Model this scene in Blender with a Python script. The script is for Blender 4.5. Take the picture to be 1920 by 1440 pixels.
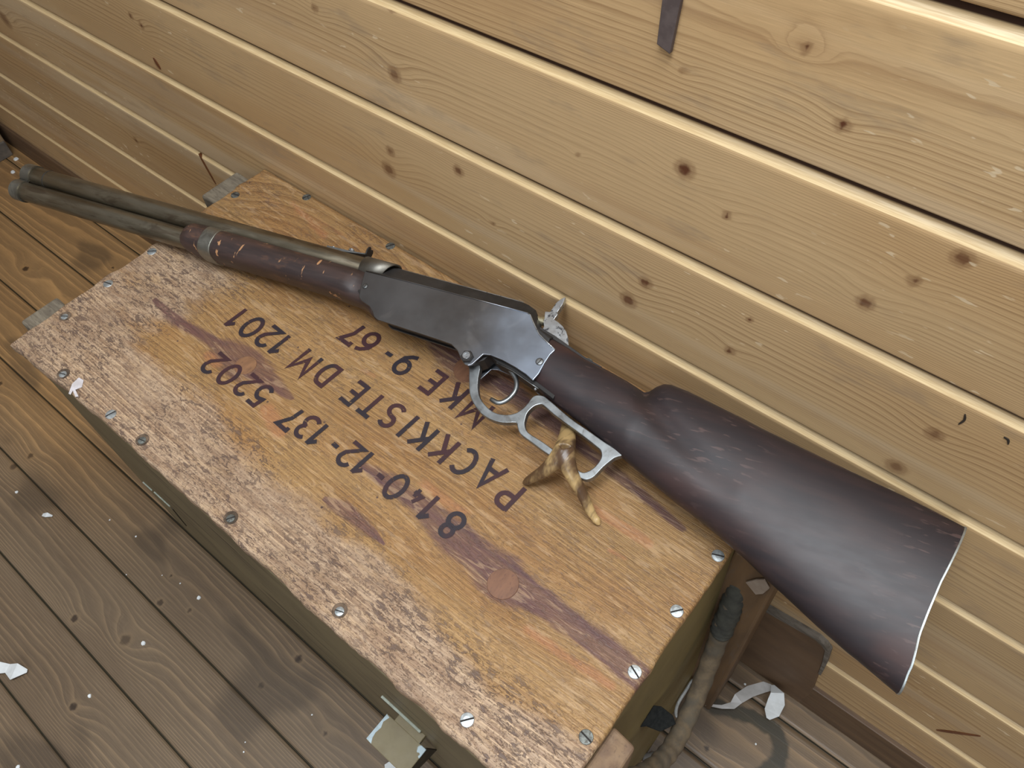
import bpy, bmesh, math, random
import numpy as np
from mathutils import Vector, Matrix
for o in list(bpy.data.objects): bpy.data.objects.remove(o)
SC = bpy.context.scene
COL = SC.collection
# ------------------------------------------------------------------ camera
cam_d = bpy.data.cameras.new('camera'); cam = bpy.data.objects.new('camera', cam_d); COL.objects.link(cam)
cam_d.sensor_width = 36.0; cam_d.lens = 1445.0/1920.0*36.0; cam_d.clip_start = .02
CR = ((0.774955, 0.630138, -0.048687), (0.487776, -0.645301, -0.58793), (-0.401895, 0.431871, -0.807445))
cam.matrix_world = Matrix(((CR[0][0], -CR[1][0], -CR[2][0], 0.0), (CR[0][1], -CR[1][1], -CR[2][1], 0.0),
                           (CR[0][2], -CR[1][2], -CR[2][2], 0.9716), (0, 0, 0, 1)))
SC.camera = cam
# ------------------------------------------------------------------ light
SC.view_settings.view_transform = 'Standard'; SC.view_settings.look = 'None'
SC.view_settings.exposure = 0.38; SC.view_settings.gamma = 1.0; SC.view_settings.use_curve_mapping = False
world = bpy.data.worlds.new('room_light'); SC.world = world; world.use_nodes = True
wn = world.node_tree; wbg = wn.nodes['Background']
wtc = wn.nodes.new('ShaderNodeTexCoord'); wsep = wn.nodes.new('ShaderNodeSeparateXYZ')
wr = wn.nodes.new('ShaderNodeValToRGB')
wn.links.new(wtc.outputs['Generated'], wsep.inputs[0]); wn.links.new(wsep.outputs['Z'], wr.inputs[0])
wr.color_ramp.elements[0].position = 0.0; wr.color_ramp.elements[0].color = (.50, .47, .43, 1)
wr.color_ramp.elements[1].position = 0.9; wr.color_ramp.elements[1].color = (.92, .94, .98, 1)
wn.links.new(wr.outputs[0], wbg.inputs['Color']); wbg.inputs['Strength'].default_value = 0.25
def area(name, loc, target, size, sy, power, color):
    d = bpy.data.lights.new(name, 'AREA'); d.shape = 'RECTANGLE'; d.size = size; d.size_y = sy; d.energy = power; d.color = color
    o = bpy.data.objects.new(name, d); COL.objects.link(o); o.location = loc
    o.rotation_euler = (Vector(target)-Vector(loc)).to_track_quat('-Z', 'Y').to_euler(); return o
area('ceiling_lamp', (0.05, 0.06, 1.98), (-.08, .14, .3), 1.5, .42, 29, (.90, .955, 1.0))
area('window_daylight', (1.2, -2.2, 1.9), (-.3, .2, .5), 1.3, 1.1, 16, (.88, .94, 1.0))

# ------------------------------------------------------------------ numeric noise for grain fields
def _h(ix, iy, seed):
    n = (ix.astype(np.int64)*374761393 + iy.astype(np.int64)*668265263 + seed*1442695041) & 0xffffffff
    n = ((n ^ (n >> 13))*1274126177) & 0xffffffff
    n = n ^ (n >> 16)
    return (n & 0xffff)/65535.0
def vn(x, y, seed=0):
    xi = np.floor(x); yi = np.floor(y); fx = x-xi; fy = y-yi
    fx = fx*fx*(3-2*fx); fy = fy*fy*(3-2*fy)
    a = _h(xi, yi, seed); b = _h(xi+1, yi, seed); c = _h(xi, yi+1, seed); d = _h(xi+1, yi+1, seed)
    return (a*(1-fx)+b*fx)*(1-fy)+(c*(1-fx)+d*fx)*fy
def fbm(x, y, seed=0, o=3):
    r = 0; a = .5; s = 0
    for i in range(o):
        r = r+a*vn(x*2**i, y*2**i, seed+i*17); s += a; a *= .5
    return r/s
def seg_dist(x, y, pts):
    best = np.full(x.shape, 9.0); par = np.zeros(x.shape)
    n = len(pts)-1
    for i in range(n):
        ax, ay = pts[i][0], pts[i][1]; bx, by = pts[i+1][0], pts[i+1][1]
        dx, dy = bx-ax, by-ay; t = np.clip(((x-ax)*dx+(y-ay)*dy)/(dx*dx+dy*dy), 0, 1)
        d = np.hypot(x-ax-t*dx, y-ay-t*dy); m = d < best
        best = np.where(m, d, best); par = np.where(m, (i+t)/n, par)
    return best, par
def sstep(a, b, x):
    t = np.clip((x-a)/(b-a), 0, 1); return t*t*(3-2*t)

# ------------------------------------------------------------------ node helpers
class NT:
    def __init__(s, name):
        s.m = bpy.data.materials.new(name); s.m.use_nodes = True; s.t = s.m.node_tree
        s.b = s.t.nodes['Principled BSDF']; s.out = s.t.nodes['Material Output']
    def n(s, kind, **kw):
        nd = s.t.nodes.new('ShaderNode'+kind)
        for k, v in kw.items(): setattr(nd, k, v)
        return nd
    def l(s, a, b): s.t.links.new(a, b)
    def put(s, sock, v):
        if hasattr(v, 'is_output') or hasattr(v, 'links'): s.l(v, sock)
        elif isinstance(v, (tuple, list)) and sock.type == 'RGBA' and len(v) == 3: sock.default_value = (*v, 1)
        else: sock.default_value = v
    def math(s, op, a, b=None, c=None, clamp=False):
        nd = s.n('Math', operation=op); nd.use_clamp = clamp
        s.put(nd.inputs[0], a)
        if b is not None: s.put(nd.inputs[1], b)
        if c is not None: s.put(nd.inputs[2], c)
        return nd.outputs[0]
    def mix(s, f, a, b, mode='MIX'):
        nd = s.n('Mix', data_type='RGBA', blend_type=mode)
        s.put(nd.inputs['Factor'], f); s.put(nd.inputs[6], a); s.put(nd.inputs[7], b); return nd.outputs[2]
    def rng(s, v, a, b, c=0., d=1., smooth=True):
        nd = s.n('MapRange'); nd.interpolation_type = 'SMOOTHSTEP' if smooth else 'LINEAR'
        s.put(nd.inputs[0], v)
        for i, q in enumerate((a, b, c, d)): s.put(nd.inputs[i+1], q)
        return nd.outputs[0]
    def coords(s, scale=(1, 1, 1), rot=(0, 0, 0)):
        tc = s.n('TexCoord'); mp = s.n('Mapping'); mp.inputs['Scale'].default_value = scale
        mp.inputs['Rotation'].default_value = rot
        s.l(tc.outputs['Object'], mp.inputs[0]); return mp.outputs[0]
    def noise(s, scale, vec=None, detail=2., rough=.5, dist=0.):
        nd = s.n('TexNoise'); nd.inputs['Scale'].default_value = scale; nd.inputs['Detail'].default_value = detail
        nd.inputs['Roughness'].default_value = rough; nd.inputs['Distortion'].default_value = dist
        s.l(vec if vec is not None else s.coords(), nd.inputs['Vector']); return nd.outputs['Fac']
    def voro(s, scale, vec=None, feature='F1'):
        nd = s.n('TexVoronoi', feature=feature); nd.inputs['Scale'].default_value = scale
        s.l(vec if vec is not None else s.coords(), nd.inputs['Vector']); return nd.outputs['Distance']
    def bump(s, h, strength=.3, dist=.001):
        nd = s.n('Bump'); nd.inputs['Strength'].default_value = strength; nd.inputs['Distance'].default_value = dist
        s.l(h, nd.inputs['Height']); s.l(nd.outputs[0], s.b.inputs['Normal'])

def wood(name, early, late, knot, rough=.55, contrast=.6, fibre=(2, 70, 70), fib_amt=.12, tone_amt=.25, warm=(.9, .75, .6),
         patch=.25, flecks=0., sharp=4., bump=.25, spec=.4, mask_cols=None, grey=None, lowfreq=3., fine=.55, band=None):
    """grain attribute g = (ring phase, board tone, knot closeness); m = extra stain fields, or chamfer tint and gap shade on the wall"""
    M = NT(name)
    at = M.n('Attribute', attribute_name='g'); sp = M.n('SeparateXYZ'); M.l(at.outputs['Vector'], sp.inputs[0])
    ph, tone, kn = sp.outputs
    cf = M.coords(fibre)
    n1 = M.noise(18, cf, 3, .6)
    wob = M.noise(60, M.coords((.35, 1, 1)), 2)
    ph2 = M.math('ADD', ph, M.math('MULTIPLY', M.math('SUBTRACT', wob, .5), .35))
    fr = M.math('FRACT', ph2)
    up = M.math('POWER', fr, sharp)
    dn = M.rng(fr, .90, 1., 1., 0.)
    ring = M.math('MULTIPLY', up, dn)
    fr2 = M.math('FRACT', M.math('ADD', M.math('MULTIPLY', ph2, 2.63), M.math('MULTIPLY', wob, .8)))
    ring2 = M.math('MULTIPLY', M.math('POWER', fr2, sharp+2.), M.rng(fr2, .9, 1., 1., 0.))
    vis = M.rng(M.noise(5, M.coords((.5, 5, 5)), 2), .35, .62, .50, 1.)
    ring = M.math('MULTIPLY', M.math('MAXIMUM', ring, M.math('MULTIPLY', ring2, fine)), vis)
    col = M.mix(M.math('MULTIPLY', ring, contrast), early, late)
    lf = M.noise(lowfreq, M.coords((1, 3.5, 3.5)), 3, .55)
    col = M.mix(M.math('MULTIPLY', M.rng(lf, .35, .7), patch), col, warm, 'MULTIPLY')
    if band:
        b1 = M.noise(band[3], M.coords((.45, 9, 9)), 3, .5)
        col = M.mix(M.math('MULTIPLY', M.rng(b1, .50, .68), band[2]), col, band[0])
        b2 = M.noise(band[3]*1.3, M.coords((.5, 7, 7), (0, 0, .02)), 3, .55)
        col = M.mix(M.math('MULTIPLY', M.rng(b2, .52, .70), band[2]), col, band[1])
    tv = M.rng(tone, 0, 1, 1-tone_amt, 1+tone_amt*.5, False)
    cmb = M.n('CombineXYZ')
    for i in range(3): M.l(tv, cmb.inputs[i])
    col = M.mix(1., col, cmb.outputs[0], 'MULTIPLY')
    fv = M.rng(n1, .25, .75, 1-fib_amt, 1+fib_amt, False)
    cm2 = M.n('CombineXYZ')
    for i in range(3): M.l(fv, cm2.inputs[i])
    col = M.mix(1., col, cm2.outputs[0], 'MULTIPLY')
    rough_s = M.rng(n1, .3, .7, rough-.06, rough+.08)
    hb = M.math('ADD', M.math('MULTIPLY', ring, -.5), M.math('MULTIPLY', n1, .8))
    if grey:
        gcol, gm = grey     # weathered surface from m.y
        am = M.n('Attribute', attribute_name='m'); sm = M.n('SeparateXYZ'); M.l(am.outputs['Vector'], sm.inputs[0])
        edge = M.noise(22, M.coords((.6, 1.2, 1)), 4, .65)
        wmask = M.rng(M.math('ADD', sm.outputs[1], M.math('MULTIPLY', M.math('SUBTRACT', edge, .5), 1.1)), .35, .75)
        wcol = M.mix(M.rng(M.noise(70, M.coords((.30, 1.5, 1)), 5, .75, .9), .40, .60), gcol[0], gcol[1])
        wcol = M.mix(M.math('MULTIPLY', M.rng(M.noise(13, M.coords((1, 2, 1)), 4, .7), .45, .65), .38), wcol, gcol[3])
        wcol = M.mix(M.math('MULTIPLY', ring, .75), wcol, gcol[2])
        ridge = M.math('MULTIPLY', M.rng(M.math('FRACT', M.math('ADD', ph2, .35)), .72, .97), M.rng(M.noise(16, M.coords((.6, 2, 1)), 3), .48, .60))
        wcol = M.mix(M.math('MULTIPLY', ridge, .8), wcol, (.66, .47, .30))
        col = M.mix(M.math('MULTIPLY', wmask, gm), col, wcol)
        pm = M.math('ADD', sm.outputs[0], M.math('MULTIPLY', M.math('SUBTRACT', M.noise(60, M.coords((.22, 1.2, 1)), 5, .75), .5), 1.1))
        pmask = M.rng(pm, .30, .66)
        pcol = M.mix(M.rng(M.noise(20, M.coords((.3, 2.5, 1)), 3), .3, .7), mask_cols[0], mask_cols[1])
        pcol = M.mix(M.math('MULTIPLY', ring, .5), pcol, (.03, .012, .02))
        col = M.mix(M.math('MULTIPLY', pmask, M.rng(M.noise(26, M.coords((.5, 3, 1)), 4, .7), .35, .65, .68, .95)), col, pcol)
        rm = M.rng(M.math('ADD', sm.outputs[2], M.math('MULTIPLY', M.math('SUBTRACT', M.noise(60, M.coords((.4, 1, 1)), 3, .7), .5), .7)), .4, .75)
        col = M.mix(M.math('MULTIPLY', rm, .55), col, mask_cols[2])
    if flecks:
        f1 = M.noise(210, M.coords((.55, 1.5, 1)), 3, .75, .5)
        f2 = M.noise(480, M.coords((.8, 1.2, 1)), 2, .7, .4)
        clus = M.rng(M.noise(14, None, 3), .33, .55)
        fk = M.math('MULTIPLY', M.rng(f1, .535, .60), clus)
        fk2 = M.rng(f2, .56, .64)
        fa = M.math('MAXIMUM', fk, M.math('MULTIPLY', fk2, .6))
        if grey: fa = M.math('MULTIPLY', fa, M.rng(sm.outputs[1], 0, .7, .45, 1.))
        col = M.mix(M.math('MULTIPLY', fa, flecks), col, (.11, .07, .055))
        dots = M.rng(M.voro(75), .10, .06)
        dsel = M.rng(M.noise(31, None, 1), .55, .62)
        col = M.mix(M.math('MULTIPLY', M.math('MULTIPLY', dots, dsel), .8), col, (.05, .03, .035))
        pale = M.rng(M.noise(120, M.coords((.25, 1.4, 1)), 3, .6, .8), .55, .64)
        col = M.mix(M.math('MULTIPLY', pale, flecks*.32), col, (.62, .42, .24))
        hb = M.math('SUBTRACT', hb, M.math('MULTIPLY', fa, .8))
    kq = M.math('ADD', kn, M.math('MULTIPLY', M.math('SUBTRACT', M.noise(160, None, 2), .5), .35))
    col = M.mix(M.math('MULTIPLY', M.rng(kq, .12, .55), .45), col, [c*.55+k*.45 for c, k in zip(late, knot)])
    kvar = M.rng(M.noise(3.1, None, 1), .35, .60, .45, .97)
    col = M.mix(M.math('MULTIPLY', M.rng(kq, .60, .92), kvar), col, knot)
    if band:   # chamfer tinted pale, upper board's shadow painted dark at the gap, pale dents
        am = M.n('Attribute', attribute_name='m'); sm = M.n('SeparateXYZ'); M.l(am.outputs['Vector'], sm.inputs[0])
        dent = M.math('MULTIPLY', M.rng(M.noise(120, M.coords((.5, 1, 1.7), (0, .35, 0)), 2, .5), .675, .71), M.rng(M.noise(9, None, 2), .50, .62))
        col = M.mix(M.math('MULTIPLY', dent, .65), col, (.80, .64, .42))
        smu = M.math('MULTIPLY', M.rng(M.noise(20, M.coords((.5, 1, 2)), 4, .7), .56, .72), .38)
        col = M.mix(smu, col, (.27, .20, .14))
        col = M.mix(sm.outputs[0], col, M.mix(M.rng(n1, .35, .65), (.80, .60, .33), (.66, .46, .23)))
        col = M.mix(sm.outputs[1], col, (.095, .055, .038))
    M.l(col, M.b.inputs['Base Color']); M.l(rough_s, M.b.inputs['Roughness'])
    M.b.inputs['Specular IOR Level'].default_value = spec
    M.bump(hb, bump, .0008)
    return M.m

def plain(name, c1, c2=None, rough=.5, metal=0., scale=30, stretch=(1, 1, 1), bump=.1, spots=None, rough2=None, spec=.5, detail=4):
    M = NT(name); c2 = c2 or [c*.75 for c in c1]
    n = M.noise(scale, M.coords(stretch), detail, .6)
    col = M.mix(M.rng(n, .35, .65), c1, c2)
    if spots:
        sc, colr, lo, hi, amt = spots
        s2 = M.noise(sc, M.coords(stretch), 3, .65, .8)
        col = M.mix(M.math('MULTIPLY', M.rng(s2, lo, hi), amt), col, colr)
    M.l(col, M.b.inputs['Base Color']); M.b.inputs['Metallic'].default_value = metal
    M.l(M.rng(M.noise(scale*1.7, M.coords(stretch), 3), .3, .7, rough, rough2 if rough2 else rough+.12), M.b.inputs['Roughness'])
    M.b.inputs['Specular IOR Level'].default_value = spec
    if bump: M.bump(n, bump, .0006)
    return M.m

# ------------------------------------------------------------------ object helpers
def link(name, me, mat=None, parent=None, local=False, smooth=False):
    o = bpy.data.objects.new(name, me); COL.objects.link(o)
    if mat is not None:
        if isinstance(mat, (list, tuple)):
            for q in mat: me.materials.append(q)
        else: me.materials.append(mat)
    if smooth: me.shade_smooth()
    if parent is not None:
        o.parent = parent
        if not local: o.matrix_parent_inverse = parent_world(parent).inverted()
    return o
def parent_world(p):
    m = p.matrix_basis.copy()
    if p.parent is not None: m = parent_world(p.parent) @ p.matrix_parent_inverse @ m
    return m
def thing(name, label, cat, mat_world=None, loc=None, group=None):
    o = bpy.data.objects.new(name, None); COL.objects.link(o); o.empty_display_size = .05
    if mat_world is not None: o.matrix_basis = mat_world
    if loc is not None: o.location = loc
    tag(o, label, cat, group); return o
def tag(o, label, cat=None, group=None):
    o['label'] = label
    if cat: o['category'] = cat
    if group: o['group'] = group
    return o
def mesh(verts, faces, name='m'):
    me = bpy.data.meshes.new(name); me.from_pydata([tuple(v) for v in verts], [], faces); me.update(); return me
def bev(o, w, seg=2, ang=30):
    m = o.modifiers.new('bevel', 'BEVEL'); m.width = w; m.segments = seg; m.limit_method = 'ANGLE'; m.angle_limit = math.radians(ang)
    m.harden_normals = False
    return o
def box(name, a, b, mat, parent=None, bevel=0., local=False):
    x0, y0, z0 = a; x1, y1, z1 = b
    v = [(x0, y0, z0), (x1, y0, z0), (x1, y1, z0), (x0, y1, z0), (x0, y0, z1), (x1, y0, z1), (x1, y1, z1), (x0, y1, z1)]
    f = [(0, 3, 2, 1), (4, 5, 6, 7), (0, 1, 5, 4), (1, 2, 6, 5), (2, 3, 7, 6), (3, 0, 4, 7)]
    o = link(name, mesh(v, f), mat, parent, local)
    if bevel: bev(o, bevel)
    return o
def extrude(name, loops, n0, n1, mat, parent=None, bevel=0., local=True, to=lambda u, v, n: (u, v, n), seg=2, smooth=False):
    """closed outline(s) (first outer, others holes) given in (u,v), extruded n0..n1"""
    bm = bmesh.new()
    for pts in loops:
        vs = [bm.verts.new(to(p[0], p[1], n0)) for p in pts]
        for i in range(len(vs)): bm.edges.new((vs[i], vs[(i+1) % len(vs)]))
    r = bmesh.ops.triangle_fill(bm, use_beauty=True, use_dissolve=False, edges=bm.edges[:])
    fs = [f for f in bm.faces]
    ex = bmesh.ops.extrude_face_region(bm, geom=fs)
    d = Vector(to(0, 0, n1))-Vector(to(0, 0, n0))
    bmesh.ops.translate(bm, verts=[e for e in ex['geom'] if isinstance(e, bmesh.types.BMVert)], vec=d)
    bmesh.ops.recalc_face_normals(bm, faces=bm.faces[:])
    me = bpy.data.meshes.new(name); bm.to_mesh(me); bm.free()
    o = link(name, me, mat, parent, local)
    if bevel: bev(o, bevel, seg, 35)
    return o
def smooth_loop(pts, k=3, closed=True):
    """Catmull-Rom resample"""
    P = [Vector(p) for p in pts]; out = []; n = len(P)
    rngi = range(n) if closed else range(n-1)
    for i in rngi:
        if closed: a, b, c, d = P[(i-1) % n], P[i], P[(i+1) % n], P[(i+2) % n]
        else: a, b, c, d = P[max(i-1, 0)], P[i], P[i+1], P[min(i+2, n-1)]
        for j in range(k):
            t = j/k
            out.append(.5*((2*b)+(c-a)*t+(2*a-5*b+4*c-d)*t*t+(3*b-a-3*c+d)*t**3))
    if not closed: out.append(P[-1])
    return out
def tube(name, path, radii, mat, parent=None, local=False, seg=20, caps=True, flat=1., wob=None):
    path = [Vector(p) for p in path]; vs = []; fs = []
    if not isinstance(radii, (list, tuple)): radii = [radii]*len(path)
    t = (path[1]-path[0]).normalized(); up = Vector((0, 0, 1)) if abs(t.z) < .9 else Vector((0, 1, 0))
    s = t.cross(up).normalized()
    for i, p in enumerate(path):
        a = path[max(i-1, 0)]; b = path[min(i+1, len(path)-1)]; t = (b-a).normalized()
        s = (s-t*s.dot(t)).normalized(); w = t.cross(s)
        for k in range(seg):
            an = 2*math.pi*k/seg; r = radii[i]*(1+(wob(i, an) if wob else 0))
            vs.append(p+s*math.cos(an)*r+w*math.sin(an)*r*flat)
    for i in range(len(path)-1):
        for k in range(seg):
            fs.append((i*seg+k, i*seg+(k+1) % seg, (i+1)*seg+(k+1) % seg, (i+1)*seg+k))
    if caps:
        fs.append(tuple(range(seg-1, -1, -1))); fs.append(tuple((len(path)-1)*seg+k for k in range(seg)))
    o = link(name, mesh(vs, fs), mat, parent, local, smooth=True)
    o.data.update()
    return o
def lathe(name, prof, mat, M, parent=None, local=False, seg=28):
    """profile (r, h) about local z of matrix M"""
    vs = []; fs = []
    for r, h in prof:
        for k in range(seg):
            a = 2*math.pi*k/seg; vs.append(M @ Vector((r*math.cos(a), r*math.sin(a), h)))
    for i in range(len(prof)-1):
        for k in range(seg): fs.append((i*seg+k, i*seg+(k+1) % seg, (i+1)*seg+(k+1) % seg, (i+1)*seg+k))
    fs.append(tuple(range(seg-1, -1, -1))); fs.append(tuple((len(prof)-1)*seg+k for k in range(seg)))
    return link(name, mesh(vs, fs), mat, parent, local)
def set_attr(me, name, arr):
    a = me.attributes.new(name, 'FLOAT_VECTOR', 'POINT'); a.data.foreach_set('vector', np.ascontiguousarray(arr, dtype=np.float32).ravel())
def grid_mesh(rows):
    """rows: array (R,C,3) of points -> mesh data"""
    R, C, _ = rows.shape
    idx = np.arange(R*C).reshape(R, C)
    q = np.stack([idx[:-1, :-1], idx[:-1, 1:], idx[1:, 1:], idx[1:, :-1]], -1).reshape(-1, 4)
    me = bpy.data.meshes.new('grid'); V = rows.reshape(-1, 3)
    me.vertices.add(len(V)); me.vertices.foreach_set('co', V.astype(np.float32).ravel())
    me.loops.add(q.size); me.loops.foreach_set('vertex_index', q.ravel().astype(np.int32))
    me.polygons.add(len(q)); me.polygons.foreach_set('loop_start', np.arange(0, q.size, 4, dtype=np.int32))
    me.update(calc_edges=True); me.validate(); return me

# ------------------------------------------------------------------ measured places
YW = 0.369          # wall face
ZT = 0.4116         # crate top
CX0, CX1, CY0, CY1 = -0.7035, -0.0445, 0.0460, 0.3660
WJ = [0.0, 0.1310, 0.2445, 0.3610, 0.4700, 0.5785, 0.6850, 0.7890, 0.8950, 1.0020, 1.1080, 1.2150]
FJ = [0.369, 0.334, 0.2385, 0.141, 0.046, -0.047, -0.137, -0.228, -0.319, -0.410, -0.502, -0.594, -0.686, -0.778, -0.870]

def grain(x, y, seed, freq, knots, amp=1.0, stretch=.9, board=None):
    """ring phase field around knots; knots = (x, y, r, kind)"""
    ph = y*freq+amp*3.2*(fbm(x*stretch, y*7, seed, 2)-.5)+amp*.28*(fbm(x*6, y*26, seed+5, 2)-.5)
    kk = np.zeros(x.shape)
    for (kx, ky, r) in knots:
        dx = (x-kx)/1.7; dy = y-ky; d = np.hypot(dx, dy)
        near = d < r*9
        ph = np.where(near, ph+.9*freq*r*np.exp(-(d/(r*2.2))**2), ph)
        ddx = (x-kx)/1.05
        kk = np.maximum(kk, np.clip(1.3-np.hypot(ddx, dy)/r*1.0, 0, 1))
    return ph, kk

# ================================================================== WALL
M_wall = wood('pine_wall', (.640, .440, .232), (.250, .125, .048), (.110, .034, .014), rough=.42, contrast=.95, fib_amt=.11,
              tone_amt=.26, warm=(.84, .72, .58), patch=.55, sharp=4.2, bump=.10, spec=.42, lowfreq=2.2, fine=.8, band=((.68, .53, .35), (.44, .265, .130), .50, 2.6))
WK = [(-.124, .751, .0035), (-.0936, .7182, .0050), (-.1784, .6506, .0080), (-.1441, .6303, .0040), (-.1886, .7148, .0028), (-.1958, .5361, .0068),
      (-.2089, .5075, .0085), (-.1103, .5518, .0036), (-.1181, .5109, .0050), (-.0457, .6124, .0065), (.0274, .5338, .0066), (-.0273, .6429, .0045),
      (-.0114, .6699, .0070), (.0199, .4836, .0080), (-.4699, .5359, .0060), (-.478, .512, .0095), (-.385, .5538, .0065), (-.4439, .6218, .0080),
      (-.2629, .6245, .0024), (-.351, .513, .0030), (-.4337, .680, .0050), (-.8666, .4828, .0060), (-.8775, .5385, .005), (-.8616, .5323, .005),
      (-1.3081, .4035, .016), (-.5285, .6513, .0045), (.35, .33, .009), (.5, .62, .01), (-1.52, .62, .011), (-.62, .82, .009), (-1.05, .30, .006)]
def build_wall():
    xs = np.linspace(-2.1, .75, 680)
    rows = []; G = []; MM = []
    rnd = random.Random(5)
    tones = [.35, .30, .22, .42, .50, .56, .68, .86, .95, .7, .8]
    for i in range(len(WJ)-1):
        z0, z1 = WJ[i], WJ[i+1]
        # bottom: square edge with shadow gap, top: chamfer facing up
        prof = [(z0+.0000, .0115), (z0+.0028, .0115), (z0+.0030, .0014), (z0+.0040, .0001)]
        zs = np.linspace(z0+.0050, z1-.0074, 26)
        prof += [(z, 0.) for z in zs]+[(z1-.0071, .0002), (z1-.0022, .0042), (z1-.0018, .0052), (z1-.0006, .0068), (z1-.0003, .0115)]
        zz = np.array([p[0] for p in prof]); yy = np.array([p[1] for p in prof])
        X, Z = np.meshgrid(xs, zz); Y = YW+yy[:, None]+0*X
        wv = .0009*(fbm(X*1.3, Z*0+i*3.1, 91, 2)-.5)
        Y = Y+wv*0
        loc = [k for k in WK if z0-.01 < k[1] < z1+.01]
        fq = [130, 150, 180, 210, 240, 260, 300, 150, 110, 90, 100][i]
        tt = (Z-z0)/(z1-z0); gz = 3.4*(tt-.5)**3+.42*(tt-.5) if i != 6 else .62*tt-.62*np.maximum(tt-.45, 0)**1.25
        Zw = z0+(z1-z0)*1.25*gz; Xk = X
        ph, kk = grain(X, Z, 11+i*7, fq, loc, [.9, .9, 1.0, 1.0, .9, .8, .7, 1.3, 2.0, 2, 2][i], .55)
        ph = ph+(Zw-Z)*fq
        # pinkish heartwood band down the middle of each board handled through tone
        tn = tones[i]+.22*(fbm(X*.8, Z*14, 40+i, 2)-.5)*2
        cham = (zz > z1-.0072); mx = np.where(cham & (yy < .01), 1., 0.)[:, None]+0*X; my = np.where((yy > .0050), 1., 0.)[:, None]+0*X  # chamfer gets the pale tint; gap and chamfer top get painted shade
        tn = np.where(cham[:, None], 1.25, tn); ph = np.where(cham[:, None], ph*.0+.1+X*.6, ph); kk = np.where(cham[:, None], 0, kk)
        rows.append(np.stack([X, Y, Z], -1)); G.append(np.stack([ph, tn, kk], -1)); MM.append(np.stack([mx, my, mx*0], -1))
    # make stacked grid (shared rows between boards is fine)
    V = np.concatenate(rows, 0); Gm = np.concatenate(G, 0)
    me = grid_mesh(V[:, ::-1] if False else V)
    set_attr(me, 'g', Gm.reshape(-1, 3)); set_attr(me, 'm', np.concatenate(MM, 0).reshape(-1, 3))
    # flip so normals face the room
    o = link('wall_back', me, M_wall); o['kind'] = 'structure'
    tag(o, 'pine board wall behind the crate with bevelled joints and dark knots')
    bm = bmesh.new(); bm.from_mesh(me); bmesh.ops.recalc_face_normals(bm, faces=bm.faces[:])
    if sum(f.normal.y for f in bm.faces[:200]) > 0: bmesh.ops.reverse_faces(bm, faces=bm.faces[:])
    bm.to_mesh(me); bm.free()
    return o
build_wall()

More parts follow.
